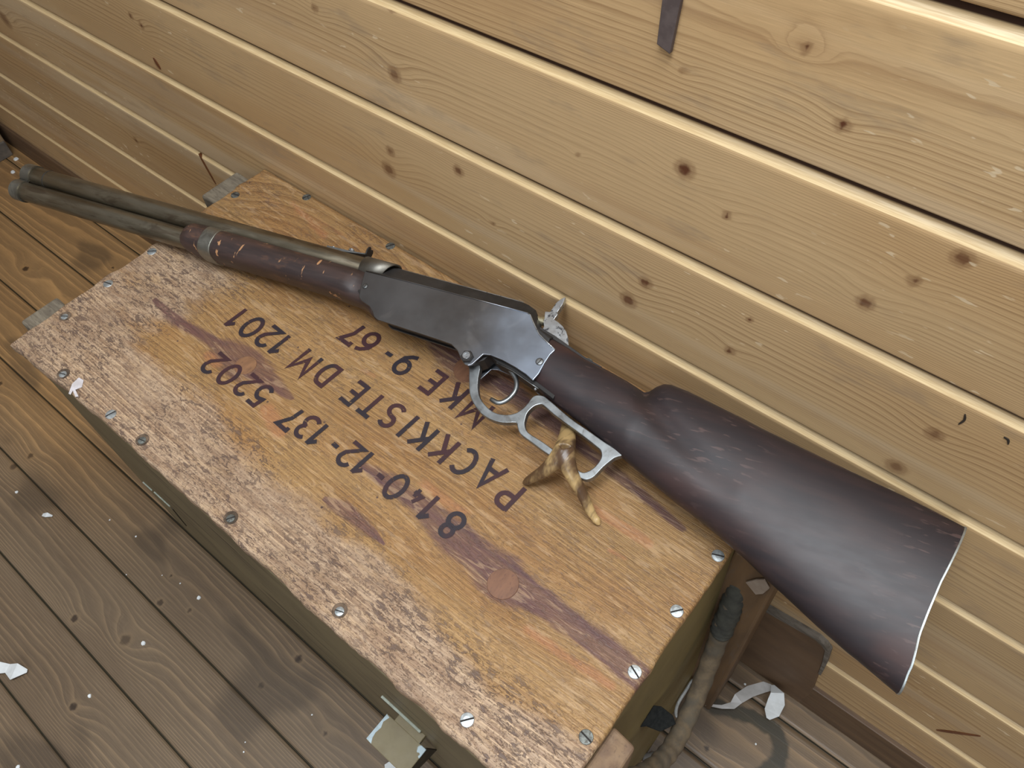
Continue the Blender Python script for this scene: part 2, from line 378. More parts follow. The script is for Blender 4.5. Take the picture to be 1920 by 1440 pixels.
# ================================================================== FLOOR
M_floor = wood('floor_boards', (.160, .112, .070), (.370, .250, .140), (.030, .018, .012), rough=.42, contrast=.85, fib_amt=.18, tone_amt=.30,
               warm=(.72, .68, .66), patch=.55, flecks=.0, sharp=3.4, bump=.2, spec=.45, lowfreq=4., fine=.4)
FK = [(-1.3596, .1842, .011), (-1.2281, .2844, .006), (-.6244, -.098, .012), (-.7024, -.1238, .009), (-.6301, -.0398, .008), (-.5899, -.022, .006),
      (-.6047, -.1864, .009), (-.4406, -.0242, .007), (-.4285, .0266, .009), (-.3371, -.0121, .006), (-.9855, -.0522, .010), (-.6499, -.0083, .005),
      (-.9817, -.0259, .009), (-1.1492, .0166, .008), (.022, .253, .007), (.1, .23, .008), (-.80, -.28, .01), (-.35, -.2, .01), (.3, .1, .01), (-.1, -.1, .009)]
def build_floor():
    xs = np.linspace(-2.1, .75, 620)
    rows = []; G = []; Ms = []; SEAM = []
    tones = [.5, .75, .85, .75, .62, .55, .50, .52, .5, .45, .5, .4, .5, .4]
    for i in range(len(FJ)-1):
        y1, y0 = FJ[i], FJ[i+1]
        ys = np.concatenate([[y1, y1-.0008], np.linspace(y1-.0016, y0+.0012, max(4, int((y1-y0)/.0042))), [y0+.0004]])
        zz = np.zeros(len(ys)); zz[0] = -.004; zz[1] = -.003; zz[-1] = -.003; sm_ = np.zeros(len(ys)); sm_[:2] = 1; sm_[-1] = 1; SEAM.append(sm_)
        X, Y = np.meshgrid(xs, ys); Z = zz[:, None]+0*X
        loc = [k for k in FK if y0-.01 < k[1] < y1+.01]
        tt = (Y-y0)/(y1-y0)-.5; Yw = (y1-y0)*(2.6*tt**3+.35*tt)
        ph, kk = grain(X, Y, 71+i*5, [60, 60, 60, 60, 90, 210, 200, 190, 120, 120, 120, 120, 120, 120][i], loc, [1.5, 1.5, 1.6, 2, 2, 1.7, 1.7, 1.6, 2, 2, 2, 2, 2, 2][i], .9)
        ph = ph-Y*[60, 60, 60, 60, 90, 210, 200, 190, 120, 120, 120, 120, 120, 120][i]+Yw*[70, 70, 70, 70, 150, 230, 230, 220, 150, 120, 120, 120, 120, 120][i]
        tn = tones[i]+.35*(fbm(X*1.6, Y*9, 140+i, 3)-.5)*2
        # the left end of the room has paler, honey coloured boards
        tn = tn+.55*sstep(-.75, -1.25, X)
        rows.append(np.stack([X, Y, Z], -1)); G.append(np.stack([ph, tn, kk], -1))
        Ms.append(np.stack([X*0, Y*0, X*0], -1))
    V = np.concatenate(rows, 0); me = grid_mesh(V); set_attr(me, 'g', np.concatenate(G, 0).reshape(-1, 3))
    X, Y = V[..., 0], V[..., 1]
    d, par = seg_dist(X, Y, [(.004, .298), (.022, .306), (.048, .316), (.070, .319), (.086, .310), (.093, .292), (.083, .262)])
    ring = 1.-d/.0155
    sm1 = fbm(X*11, Y*30, 301, 3)
    blot = sstep(.64, .78, fbm(X*7+3, Y*14, 333, 3))
    honey = sstep(-.62, -1.05, X)*sstep(-.10, .05, Y)+.12*sstep(-.03, .03, X)*sstep(.1, .2, Y)
    set_attr(me, 'm', np.stack([np.maximum(np.clip(ring, 0, 1), np.concatenate(SEAM)[:, None]*1.6), blot, np.clip(honey, 0, 1)], -1).reshape(-1, 3))
    bm = bmesh.new(); bm.from_mesh(me)
    if sum(f.normal.z for f in bm.faces[:4000]) < 0: bmesh.ops.reverse_faces(bm, faces=bm.faces[:])
    bm.to_mesh(me); bm.free()
    # stains on top of the plank colours
    t = M_floor.node_tree; B = t.nodes['Principled BSDF']; src = B.inputs['Base Color'].links[0].from_socket
    N = NT.__new__(NT); N.m = M_floor; N.t = t; N.b = B
    am = N.n('Attribute', attribute_name='m'); sm = N.n('SeparateXYZ'); N.l(am.outputs['Vector'], sm.inputs[0])
    c = N.mix(N.math('MULTIPLY', sm.outputs[2], .85), src, N.mix(1., src, (1.62, 1.33, .88), 'MULTIPLY'))
    rg = N.rng(N.math('ADD', sm.outputs[0], N.math('MULTIPLY', N.math('SUBTRACT', N.noise(55, None, 3), .5), .7)), .25, .6)
    c = N.mix(N.math('MULTIPLY', rg, .88), c, (.030, .027, .016))
    c = N.mix(N.math('MULTIPLY', sm.outputs[1], .45), c, (.045, .032, .022))
    N.l(c, B.inputs['Base Color'])
    o = link('floor', me, M_floor); o['kind'] = 'structure'; tag(o, 'brown stained plank floor with dark seams')
build_floor()
M_base = plain('stained_baseboard', (.15, .088, .045), (.10, .058, .032), .5, scale=16, stretch=(.4, 6, 6), bump=.2)
bb = box('baseboard_back', (-1.755, YW-.0055, 0), (.75, YW+.004, .060), M_base, None, .0012); bb['kind'] = 'structure'
tag(bb, 'low brown baseboard along the foot of the pine wall')
# left wall seen as a sliver past the muzzle
M_lw = plain('dusty_boards', (.30, .21, .12), (.22, .15, .085), .6, scale=14, stretch=(5, 5, .6), bump=.2)
wl = bmesh.new()
def addbox(bm, a, b):
    r = bmesh.ops.create_cube(bm, size=1)
    for v in r['verts']: v.co = Vector([(a[i]+b[i])/2+v.co[i]*(b[i]-a[i]) for i in range(3)])
for k in range(9):
    addbox(wl, (-1.80, -.87, .0+k*.115), (-1.755-.001*(k % 2), .372, .1135+k*.115))
me = bpy.data.meshes.new('wl'); wl.to_mesh(me); wl.free()
o = link('wall_left', me, M_lw); bev(o, .002); o['kind'] = 'structure'; tag(o, 'short wall of pine boards at the far left end of the room')

# fixture patch on the wall
M_patch = plain('hardboard', (.155, .092, .050), (.115, .068, .038), .55, scale=10, stretch=(1, 1, 3), bump=.1)
M_fray = plain('frayed_grey_wood', (.20, .175, .145), (.11, .090, .070), .8, scale=160, stretch=(.15, 1, 2), bump=.8)
WT = lambda x, z, n: (x, n, z)
fp = thing('wall_panel', 'small brown hardboard panel with frayed grey edge low on the wall beside the crate', 'panel', loc=(.03, YW, 0))
extrude('board', [[(-.035, .002), (.0800, .002), (.0825, .046), (.0690, .140), (.0635, .168), (.058, .1735), (.050, .1765), (.002, .1665), (-.035, .1600)]],
        YW-.006, YW+.001, M_patch, fp, .0008, False, WT)
extrude('frayed_edge', [[(-.035, .1600), (.002, .1665), (.050, .1765), (.058, .1735), (.0635, .168), (.0690, .140), (.0735, .108), (.0765, .108), (.0730, .141), (.0680, .171), (.061, .178),
        (.052, .1815), (.028, .178), (.001, .1735), (-.035, .167)]], YW-.0072, YW+.001, M_fray, fp, .0006, False, WT)
# dark resin gashes and strap
M_resin = plain('dark_resin', (.10, .028, .010), (.17, .062, .022), .35, scale=60, bump=.3)
def gash(pts, w, label, name='resin_streak', mat=None):
    up = smooth_loop([(p[0], p[1]) for p in pts], 6, False); n = len(up); L = []; R_ = []
    for i, p in enumerate(up):
        a = up[max(i-1, 0)]; b = up[min(i+1, n-1)]; t = (b-a).normalized(); q = Vector((-t.y, t.x))
        ww = w*math.sin(math.pi*(.06+.92*i/(n-1)))**.6
        L.append(p+q*ww); R_.append(p-q*ww)
    o = extrude(name, [[(v.x, v.y) for v in L+R_[::-1]]], YW-.0007, YW+.003, mat or M_resin, None, 0, False, WT)
    tag(o, label, 'mark')
gash([(-.8630, .3590), (-.8590, .340), (-.8532, .3146)], .0024, 'dark red resin streak on the wall just left of the crate corner')
gash([(.1840, .1440), (.1900, .1560), (.1975, .1700), (.2070, .1880)], .0017, 'rusty orange resin streak low on the wall in the bottom right corner')
gash([(-.8672, .4920), (-.8650, .4860), (-.8625, .4790)], .0030, 'short dark resin gash on the wall high above the carbine barrel')
M_nick = plain('dark_nick', (.045, .030, .018), (.03, .02, .012), .7, scale=90)
gash([(.0345, .5640), (.0362, .5591), (.0350, .5530)], .0007, 'short curved dark nick in the wall board above the butt of the stock', 'wood_nick', M_nick)
gash([(.0590, .5612), (.0618, .5605), (.0634, .5570)], .0007, 'short curved dark nick in the wall board nearest the right edge of the picture', 'wood_nick', M_nick)
M_strap = plain('brown_leather', (.125, .095, .088), (.095, .070, .066), .6, scale=120, bump=.3)
o = extrude('strap', [[(-.2062, .7440+.009), (-.2066, .7274), (-.1975, .7243), (-.1945, .7600), (-.1925, .90), (-.2040, .90)]], YW-.0035, YW-.0003, M_strap, None, .0005, False, WT)
tag(o, 'narrow dark brown strap hanging flat against the wall at the top of the picture', 'strap')

# pale box standing in the far left corner
fb = thing('storage_box', 'pale wooden box with grey worn foot standing in the far left corner', 'box', loc=(-1.72, .2, 0))
box('side_board', (-1.7530, -.30, .020), (-1.697, .352, .62), M_lw, fb, .003)
box('foot', (-1.7520, -.298, 0), (-1.694, .350, .034), plain('grey_foot', (.16, .13, .10), (.10, .085, .07), .7, scale=40), fb, .002)

# ================================================================== CRATE
crate = thing('packing_crate', 'worn wooden packing crate with olive painted sides and black stencilled numbers on its lid', 'crate', loc=((CX0+CX1)/2, (CY0+CY1)/2, 0))
M_lid = wood('crate_lid_pine', (.375, .222, .090), (.150, .066, .025), (.12, .05, .04), rough=.46, contrast=.72, fib_amt=.26, tone_amt=.20, warm=(.88, .74, .64), patch=.6,
             flecks=.85, sharp=2.4, bump=.8, spec=.42, fine=.9, grey=(((.50, .360, .245), (.320, .210, .135), (.175, .105, .070), (.205, .140, .100)), .86),
             mask_cols=((.15, .070, .060), (.085, .040, .052), (.40, .165, .075)), lowfreq=7)
LIDK = [(-.489, .1705, .0125), (-.1635, .1535, .0170), (-.3195, .2914, .0130), (-.52, .152, .006), (-.243, .158, .004)]
def build_lid():
    nx, ny = 470, 232
    xs = np.linspace(CX0, CX1, nx); ys = np.linspace(CY0, CY1, ny)
    X, Y = np.meshgrid(xs, ys)
    # worn outline
    edge = np.minimum(np.minimum(X-CX0, CX1-X), np.minimum(Y-CY0, CY1-Y))
    jag = .0022*(fbm(X*60, Y*60, 7, 3)-.5)
    Xo = X+np.where(X-CX0 < .004, (fbm(Y*38, Y*0, 19, 4)-.45)*.011*np.clip(1-(X-CX0)/.004, 0, 1), 0)
    Xo = Xo-np.where(CX1-X < .004, (fbm(Y*60, Y*0, 23, 4)-.5)*.0022*np.clip(1-(CX1-X)/.004, 0, 1), 0)
    Yo = Y+np.where(Y-CY0 < .004, (fbm(X*45, X*0, 29, 4)-.45)*.0055*np.clip(1-(Y-CY0)/.004, 0, 1), 0)
    # front left corner splinter, front edge slopes a touch
    Yo = Yo-.0045*sstep(-.60, -.70, X)*np.clip(1-(Y-CY0)/.1, 0, 1)
    Z = ZT+0*X-.0016*np.clip(1-edge/.003, 0, 1)**2+.0007*(fbm(X*30, Y*80, 3, 3)-.5)
    wear = sstep(.140, .085, Y+.02*(fbm(X*6, Y*10, 8, 2)-.5)*2)*.85
    wear = np.maximum(wear, .72*sstep(-.52, -.64, X+.05*(fbm(X*5, Y*8, 9, 2)-.5))*sstep(.30, .22, Y))
    wear = np.maximum(wear, .35*sstep(.55, .75, fbm(X*5, Y*12, 61, 3)))
    # long plank split
    jd, _ = seg_dist(X, Y, [(-.335, .1145), (-.2564, .117), (-.10, .1195), (-.0445, .1207)])
    Z = Z-.0012*np.exp(-(jd/.0007)**2)
    jd2, _ = seg_dist(X, Y, [(-.7, .292), (-.5, .2965), (-.3, .304), (-.0445, .309)])
    Z = Z-.0012*np.exp(-(jd2/.0009)**2)
    far = (Y > .2965+.018*(X+.5)).astype(float)
    phA, kk = grain(X, Y, 401, 215, LIDK, 2.4, 2.2)
    phB = 70*Y+5.5*(fbm(X*3.4, Y*8, 55, 2)-.5)*2
    ph = phA*(1-far)+phB*far
    kk = kk*0
    S = np.zeros(X.shape)
    def streak(pts, w0, amt=1.):
        d, par = seg_dist(X, Y, [(p[0], p[1]) for p in pts])
        ws = np.interp(par, np.linspace(0, 1, len(pts)), [p[2] for p in pts])
        return np.clip(1-.5*d/np.maximum(ws*w0, 1e-4), 0, 1)*amt
    S = np.maximum(S, streak([(-.6324, .163, .0025), (-.5926, .160, .006), (-.5401, .1645, .006), (-.5077, .1665, .015), (-.489, .168, .018), (-.4634, .1670, .010), (-.4272, .1672, .002)], 1))
    S = np.maximum(S, streak([(-.3291, .1575, .003), (-.2962, .1593, .008), (-.2598, .1600, .0095), (-.2205, .1560, .012), (-.1923, .1535, .013), (-.1683, .1520, .019), (-.1415, .156, .012), (-.1088, .1580, .0095), (-.0804, .1588, .009), (-.0480, .1569, .0085)], 1))
    S = np.maximum(S, streak([(-.3278, .1160, .002), (-.3102, .1190, .006), (-.2859, .1200, .006), (-.2609, .1174, .001)], 1))
    S = np.maximum(S, streak([(-.372, .2938, .006), (-.3214, .290, .018), (-.2979, .2965, .014), (-.2456, .2884, .008), (-.1965, .2845, .006), (-.1379, .278, .005), (-.084, .272, .003)], 1, .95))
    Rm = np.zeros(X.shape)
    for (a, b, c, w) in [((-.148, .2425), (-.098, .2450), 1, .0050), ((-.4355, .144), (-.410, .1370), 1, .009), ((-.118, .222), (-.105, .2235), .8, .0025), ((-.13, .134), (-.06, .139), .8, .006),
                         ((-.40, .228), (-.385, .230), .6, .004), ((-.27, .175), (-.23, .176), .7, .01), ((-.56, .33), (-.63, .345), .75, .007), ((-.50, .335), (-.46, .345), .6, .006), ((-.53, .152), (-.515, .150), .9, .006)]:
        d, _ = seg_dist(X, Y, [a, b]); Rm = np.maximum(Rm, np.clip(1-.5*d/w, 0, 1)*c)
    Rm = np.maximum(Rm, far*(.25+.9*(fbm(X*9, Y*45, 77, 3)-.4)))
    tn = .5+.3*(fbm(X*4, Y*10, 66, 3)-.5)*2-far*.05
    tn = tn-.9*np.exp(-(jd/.0009)**2)-.8*np.exp(-(jd2/.0009)**2)*1
    top = np.stack([Xo, Yo, Z], -1)
    # wrap down the sides
    me = grid_mesh(top)
    g = np.stack([ph, tn, kk], -1).reshape(-1, 3); m = np.stack([S, wear, Rm], -1).reshape(-1, 3)
    set_attr(me, 'g', g); set_attr(me, 'm', m)
    bm = bmesh.new(); bm.from_mesh(me)
    be = [e for e in bm.edges if e.is_boundary]
    ex = bmesh.ops.extrude_edge_only(bm, edges=be)
    nv = [q for q in ex['geom'] if isinstance(q, bmesh.types.BMVert)]
    for v in nv: v.co.z = ZT-.012
    if sum(f.normal.z for f in list(bm.faces)[:4000]) < 0: bmesh.ops.reverse_faces(bm, faces=bm.faces[:])
    bmesh.ops.recalc_face_normals(bm, faces=bm.faces[:])
    bm.to_mesh(me); bm.free()
    o = link('lid', me, M_lid, crate); o['label'] = 'scuffed pine lid with purple knots and dark writing'
build_lid()

M_olive = plain('olive_paint', (.215, .162, .062), (.165, .125, .050), .50, scale=9, stretch=(1, 1, 1), bump=.12, spots=(34, (.045, .030, .018), .66, .74, .55), spec=.4)
def dash_mat():
    M = NT('olive_front'); n = M.noise(9, None, 4)
    col = M.mix(M.rng(n, .35, .65), (.185, .146, .076), (.140, .110, .058))
    d = M.noise(24, M.coords((.28, 1, 3.3)), 3, .55, .3)
    col = M.mix(M.math('MULTIPLY', M.rng(d, .585, .62), .8), col, (.050, .034, .020))
    sc = M.noise(60, M.coords((.06, 1, 2.5)), 2)
    col = M.mix(M.math('MULTIPLY', M.rng(sc, .70, .74), .6), col, (.32, .25, .14))
    M.l(col, M.b.inputs['Base Color']); M.b.inputs['Roughness'].default_value = .5
    M.bump(n, .1); return M.m
M_olf = dash_mat()
BT = ZT-.012
# front panel bows a little: split planks
def panel(name, a, b, mat): return box(name, a, b, mat, crate, .0015)
panel('front_panel', (CX0+.002, CY0+.0005, .0), (CX1-.001, CY0+.020, BT-.0004), M_olf)
panel('back_panel', (CX0+.002, CY1-.020, .0), (CX1-.001, CY1-.001, BT-.0004), M_olive)
panel('end_panel', (CX0+.003, CY0+.0205, .0), (CX0+.021, CY1-.0205, BT-.0004), M_olive)
ep = panel('end_panel', (CX1-.021, CY0+.0205, .0), (CX1-.0008, CY1-.0205, BT-.0004), M_olive)
for v in ep.data.vertices:
    if v.co.z < .1 and v.co.x > CX1-.01: v.co.x += .0165      # the end board leans out towards the floor
M_bat = plain('weathered_batten', (.235, .150, .085), (.165, .100, .060), .7, scale=26, stretch=(3, 3, .7), bump=.5, spots=(90, (.08, .05, .035), .55, .7, .6))
M_batg = plain('grey_end_grain', (.21, .175, .125), (.13, .105, .075), .8, scale=90, stretch=(.5, 3, 1), bump=.8, spots=(140, (.06, .045, .035), .55, .7, .6))
M_bato = plain('orange_batten', (.165, .095, .045), (.115, .068, .035), .55, scale=18, stretch=(3, 3, .5), bump=.25, spots=(50, (.13, .10, .08), .55, .75, .55))
def batten(x0, x1, y0, y1, zt, mat, lab, flare=0.):
    v = [(x0, y0, 0), (x1+flare, y0, 0), (x1+flare, y1, 0), (x0, y1, 0), (x0, y0, zt), (x1, y0+.002, zt), (x1, y1-.002, zt), (x0, y1, zt)]
    f = [(0, 3, 2, 1), (4, 5, 6, 7), (0, 1, 5, 4), (1, 2, 6, 5), (2, 3, 7, 6), (3, 0, 4, 7)]
    o = link('batten', mesh(v, f), mat, crate); o['label'] = lab
    m = o.modifiers.new('bevel', 'BEVEL'); m.width = .003; m.segments = 3; return o
batten(CX0-.040, CX0+.0035, .065, .108, .3935, M_batg, 'grey worn end batten')
batten(CX0-.046, CX0+.0035, .301, .355, .3935, M_batg, 'grey worn end batten')
batten(CX1-.0007, CX1+.0195, .084, .1235, .393, M_bat, 'brown worn end batten')
b4 = batten(CX1-.0007, CX1+.0390, .2900, .345, .390, M_bato, 'orange brown end batten under the stock', .0085)
extrude('chipped_patch', [[(-.0262, .3560), (-.0150, .3470), (-.0105, .3560), (-.0085, .3700), (-.0150, .3790), (-.0205, .3700)]], .2886, .2902,
        plain('bare_wood_chip', (.34, .27, .21), (.28, .21, .16), .7, scale=50), b4, .0003, False, WT)
# lid screws
M_scr = plain('zinc_screw', (.55, .58, .58), (.34, .36, .36), .38, metal=.75, scale=220, bump=.3, spots=(300, (.10, .09, .08), .6, .7, .7))
M_scd = plain('dull_screw', (.20, .21, .19), (.11, .11, .10), .5, metal=.6, scale=220, bump=.4, spots=(260, (.05, .04, .03), .55, .65, .7))
M_slot = plain('slot_dark', (.012, .010, .009), (.02, .017, .015), .8, scale=90)
M_hole = plain('counterbore_wood', (.15, .10, .065), (.05, .033, .02), .8, scale=120)
SCR = [(-.6933, .3153, 1, 20), (-.6239, .3609, 1, 70), (-.493, .3610, 2, 60), (-.2389, .3600, 1, 30), (-.2019, .3590, 1, 10), (-.6942, .2033, 0, 40), (-.6917, .1474, 0, 15),
       (-.6880, .0947, 3, 35), (-.6239, .0534, 3, 20), (-.5465, .0546, 0, 75), (-.4999, .0561, 4, 15), (-.3766, .0565, 4, 60), (-.2493, .0585, 3, 20), (-.1237, .0601, 0, 52),
       (-.0538, .1019, 2, -8), (-.0521, .1575, 0, -22), (-.0522, .2126, 0, 51), (-.0507, .2686, 0, 23)]
def screw_head(M, r, ang, mat, parent, local=False, dome=.0006, slot=.22, z0=0., h=.0011):
    S_ = M @ Matrix.Rotation(math.radians(ang), 4, 'Z')
    o = lathe('screw', [(r, z0-h), (r, z0-.0001), (r*.93, z0+dome*.5), (r*.5, z0+dome), (.0003, z0+dome*1.05)], mat, S_, parent, local, 26)
    w = r*slot*.5
    vs = [S_ @ Vector((x, y, z)) for z in (z0+.0001, z0+dome*1.25) for x, y in ((-r*.93, -w), (r*.93, -w), (r*.93, w), (-r*.93, w))]
    link('slot', mesh(vs, [(0, 3, 2, 1), (4, 5, 6, 7), (0, 1, 5, 4), (1, 2, 6, 5), (2, 3, 7, 6), (3, 0, 4, 7)]), M_slot, o, local)
    return o
for x, y, kind, an in SCR:
    T = Matrix.Translation((x, y, ZT+.0004)); mt = M_scr if kind in (0,) else (M_scd if kind in (1, 2, 4) else M_scr)
    r = .0050 if kind in (0, 1, 2) else .0042
    if kind in (3, 4):
        hl = lathe('screw_hole', [(.0060, -.0010), (.0060, .0001), (.0055, .0003), (.0048, .0002)], M_hole, T, crate, False, 22)
        T = Matrix.Translation((x+.0006, y-.0006, ZT+.0008)); r = .0037
    screw_head(T, r, an, mt, crate)
# round wood plugs
M_plug = plain('plug_wood', (.205, .095, .050), (.155, .070, .038), .5, scale=40, stretch=(3, 1, 1), bump=.2, spots=(200, (.09, .04, .03), .56, .66, .5))
M_plug2 = plain('plug_wood_pale', (.27, .135, .065), (.20, .098, .048), .5, scale=40, stretch=(3, 1, 1), bump=.2, spots=(200, (.09, .04, .03), .56, .66, .5))
for x, y, r, mt in [(-.1660, .1500, .0122, M_plug), (-.4915, .1655, .0105, M_plug2), (-.3200, .2890, .0150, M_plug)]:
    T = Matrix.Translation((x, y, ZT))
    lathe('knot_plug', [(r, -.002), (r, .0002), (r*.98, .0006), (r*.4, .0007), (.0004, .0007)], mt, T, crate, False, 44)
# stencilled writing: reads from the far side
def arc(cx, cy, rx, ry, a0, a1, n=16): return [(cx+rx*math.cos(math.radians(a0+(a1-a0)*i/n)), cy+ry*math.sin(math.radians(a0+(a1-a0)*i/n))) for i in range(n+1)]
GL = {
 '0': [arc(0, 0, .29, .46, 0, 360, 28)], '1': [[(.10, .5), (.10, -.5)], [(.10, .46), (-.14, .20)]],
 '2': [arc(0, .22, .25, .25, 165, 0, 12)+[(.20, .02), (-.26, -.45), (.30, -.45)]],
 '3': [arc(-.02, .22, .24, .24, 140, -75, 12), arc(-.02, -.21, .27, .25, 75, -145, 14)],
 '4': [[(-.02, .42), (-.26, -.14), (.30, -.14)], [(.12, .12), (.12, -.42)]],
 '5': [[(.24, .45), (-.17, .45), (-.22, .07)]+arc(.0, -.16, .26, .29, 115, -145, 16)],
 '6': [arc(0, -.17, .26, .29, 0, 360, 22), [(-.25, -.10), (-.20, .18), (.0, .38), (.20, .46)]],
 '9': [arc(0, .17, .26, .29, 0, 360, 22), [(.25, .10), (.20, -.18), (.0, -.38), (-.20, -.46)]],
 '7': [[(-.25, .30), (-.25, .45), (.27, .45), (.0, -.02), (-.05, -.5)]],
 '8': [arc(0, .24, .20, .21, 0, 360, 20), arc(0, -.20, .26, .26, 0, 360, 22)],
 'P': [[(-.2, -.5), (-.2, .5)], [(-.2, .45), (.05, .45)]+arc(.05, .21, .22, .24, 90, -90, 10)+[(-.2, -.03)]],
 'A': [[(-.32, -.5), (0, .48), (.32, -.5)], [(-.2, -.16), (.2, -.16)]],
 'C': [arc(.04, 0, .32, .46, 50, 310, 22)], 'K': [[(-.22, -.5), (-.22, .5)], [(.27, .48), (-.2, -.06)], [(-.06, .12), (.30, -.5)]],
 'I': [[(0, -.5), (0, .5)]], 'S': [arc(0, .23, .23, .23, 35, 250, 14)[:-1]+arc(0, -.22, .26, .24, 80, -145, 14)],
 'T': [[(-.28, .45), (.28, .45)], [(0, .45), (0, -.5)]], 'E': [[(.26, .45), (-.2, .45), (-.2, -.45), (.28, -.45)], [(-.2, .0), (.20, .0)]],
 'D': [[(-.24, -.45), (-.24, .45), (0, .45)]+arc(0, 0, .27, .45, 90, -90, 14)+[(-.24, -.45)]],
 'M': [[(-.34, -.5), (-.34, .5), (0, -.16), (.34, .5), (.34, -.5)]], '-': [[(-.14, 0), (.14, 0)]]}
M_ink = NT('black_stencil_ink')
_c = M_ink.mix(M_ink.rng(M_ink.noise(25, None, 2), .4, .6), (.022, .017, .024), (.050, .018, .022))
M_ink.l(_c, M_ink.b.inputs['Base Color']); M_ink.b.inputs['Roughness'].default_value = .5
_a = M_ink.rng(M_ink.noise(260, M_ink.coords((.5, 1.5, 1)), 3, .7), .30, .40, .25, .93); M_ink.l(_a, M_ink.b.inputs['Alpha'])
M_ink = M_ink.m
def writing(chars, h, sw, tilt):
    vs = []; fs = []; k = 0
    for ch, x, y, sc in chars:
        H = h*sc; w = sw/2*(.85 if sc < 1 else 1)
        ct, st = math.cos(tilt), math.sin(tilt)
        def P(gx, gy): return (x-(gx*ct+gy*st)*H, y-(gy*ct-gx*st)*H)
        for pl in GL[ch]:
            pts = [Vector(P(*p)) for p in pl]; pts = [q for i, q in enumerate(pts) if i == 0 or (q-pts[i-1]).length > 1e-5]; n = len(pts)
            closed = (pts[0]-pts[-1]).length < 1e-5
            L = []
            for i, p in enumerate(pts):
                a = pts[i-1] if i > 0 else (pts[-2] if closed else None); b = pts[i+1] if i < n-1 else (pts[1] if closed else None)
                d1 = (p-a).normalized() if a is not None else (b-p).normalized(); d2 = (b-p).normalized() if b is not None else d1
                t = (d1+d2); t = t.normalized() if t.length > 1e-3 else d2
                q = Vector((-t.y, t.x)); m = 1/max(.45, q.dot(Vector((-d2.y, d2.x))))
                L.append((p+q*w*m, p-q*w*m))
            base = len(vs)
            for a, b in L:
                vs.append((a.x, a.y, ZT+.00075+.00001*k)); vs.append((b.x, b.y, ZT+.00075+.00001*k))
            for i in range(n-1): fs.append((base+2*i, base+2*i+1, base+2*i+3, base+2*i+2))
            k = (k+1) % 4
    me = mesh(vs, fs)
    bm = bmesh.new(); bm.from_mesh(me); bmesh.ops.recalc_face_normals(bm, faces=bm.faces[:])
    for f in bm.faces:
        if f.normal.z < 0: f.normal_flip()
    bm.to_mesh(me); bm.free()
    return link('stencilled_'+('dash' if chars[0][0] == '-' else 'digit' if chars[0][0].isdigit() else 'letter'), me, M_ink, crate)
t1 = list(zip('8140-12-1375202', [(-.2290, .1625), (-.2525, .1622), (-.2689, .1640), (-.2888, .160), (-.3060, .1590), (-.3256, .1588), (-.3418, .158), (-.3588, .1566), (-.3779, .1545), (-.3927, .1545),
          (-.4106, .1517), (-.4526, .1515), (-.472, .1512), (-.495, .1491), (-.5171, .1488)]))
for q in [(c, p[0], p[1], .62 if c == '4' else 1) for c, p in t1]: writing([q], .0245, .0040, .045)
t2 = list(zip('PACKKISTEDM1201', [(-.2090, .2110), (-.2342, .2160), (-.259, .2125), (-.2812, .2111), (-.3042, .2095), (-.3222, .2090), (-.3413, .2085), (-.3634, .2060), (-.3855, .2054), (-.4215, .2046), (-.4480, .2022),
          (-.4827, .2015), (-.5009, .2015), (-.5233, .1995), (-.544, .198)]))
for q in [(c, p[0], p[1], 1) for c, p in t2]: writing([q], .0262, .0042, .04)
t3 = list(zip('MKE9-67', [(-.2848, .2575), (-.3109, .2582), (-.3368, .2575), (-.3718, .2574), (-.392, .2565), (-.4181, .2545), (-.4369, .2535)]))
for q in [(c, p[0], p[1], 1) for c, p in t3]: writing([q], .0262, .0042, .03)
extrude('paper_remnant', [[(-.6075, .0600), (-.6010, .0610), (-.5950, .0555), (-.5975, .0500), (-.5880, .0475), (-.5900, .0455), (-.5985, .0480), (-.5960, .0440), (-.5985, .0435), (-.6060, .0520)]], ZT+.0003, ZT+.0006, plain('pale_paper_rest', (.62, .58, .60), (.50, .46, .46), .6, scale=150), crate, 0, False, lambda a, b, n: (a, b, n))
# small latch on the front, black felt flap and rope on the end
M_olm = plain('olive_metal', (.215, .175, .095), (.19, .150, .08), .45, scale=60, bump=.1, spots=(42, (.46, .56, .60), .66, .69, .95))
M_pale = plain('bare_edge', (.40, .43, .36), (.30, .32, .26), .5, scale=120)
M_dark = plain('dark_recess', (.030, .022, .012), (.045, .033, .018), .7, scale=60)
lt = box('latch', (-.2262, .0105, .2225), (-.1775, .0385, .2245), M_olm, crate, .0006); lt['label'] = 'olive metal latch plate flaking to pale blue'
extrude('latch_cheek', [[(.0395, .2225), (.0125, .2225), (.0190, .200), (.0465, .188)]], -.1795, -.1778, M_dark, lt, .0003, False, lambda a, b, n: (n, a, b))
extrude('flaked_paint', [[(-.2265, .0112), (-.2200, .0108), (-.2225, .0150), (-.2235, .0200), (-.2225, .0260), (-.2245, .0310), (-.2225, .0370), (-.2265, .0380)]], .2244, .2247, plain('pale_blue_paint', (.50, .60, .64), (.38, .46, .48), .5, scale=120), lt, 0, False, lambda a, b, n: (a, b, n))
box('latch_bracket', (-.2170, .0380, .2200), (-.1855, .0468, .2262), M_olm, lt, .0006)
box('hinge_strip', (-.2390, .0442, .2310), (-.1895, .0466, .2335), M_pale, crate, .0005)
box('hinge_strip', (-.6500, .0450, .1575), (-.6180, .0466, .1595), M_pale, crate, .0004)
box('hinge_strip', (-.6790, .0450, .1500), (-.6600, .0466, .1520), M_pale, crate, .0004)
extrude('gouge', [[(-.6170, .1570), (-.6140, .1560), (-.6290, .0905), (-.6315, .0915)]], .0456, .0470, M_dark, crate, 0, False, WT)
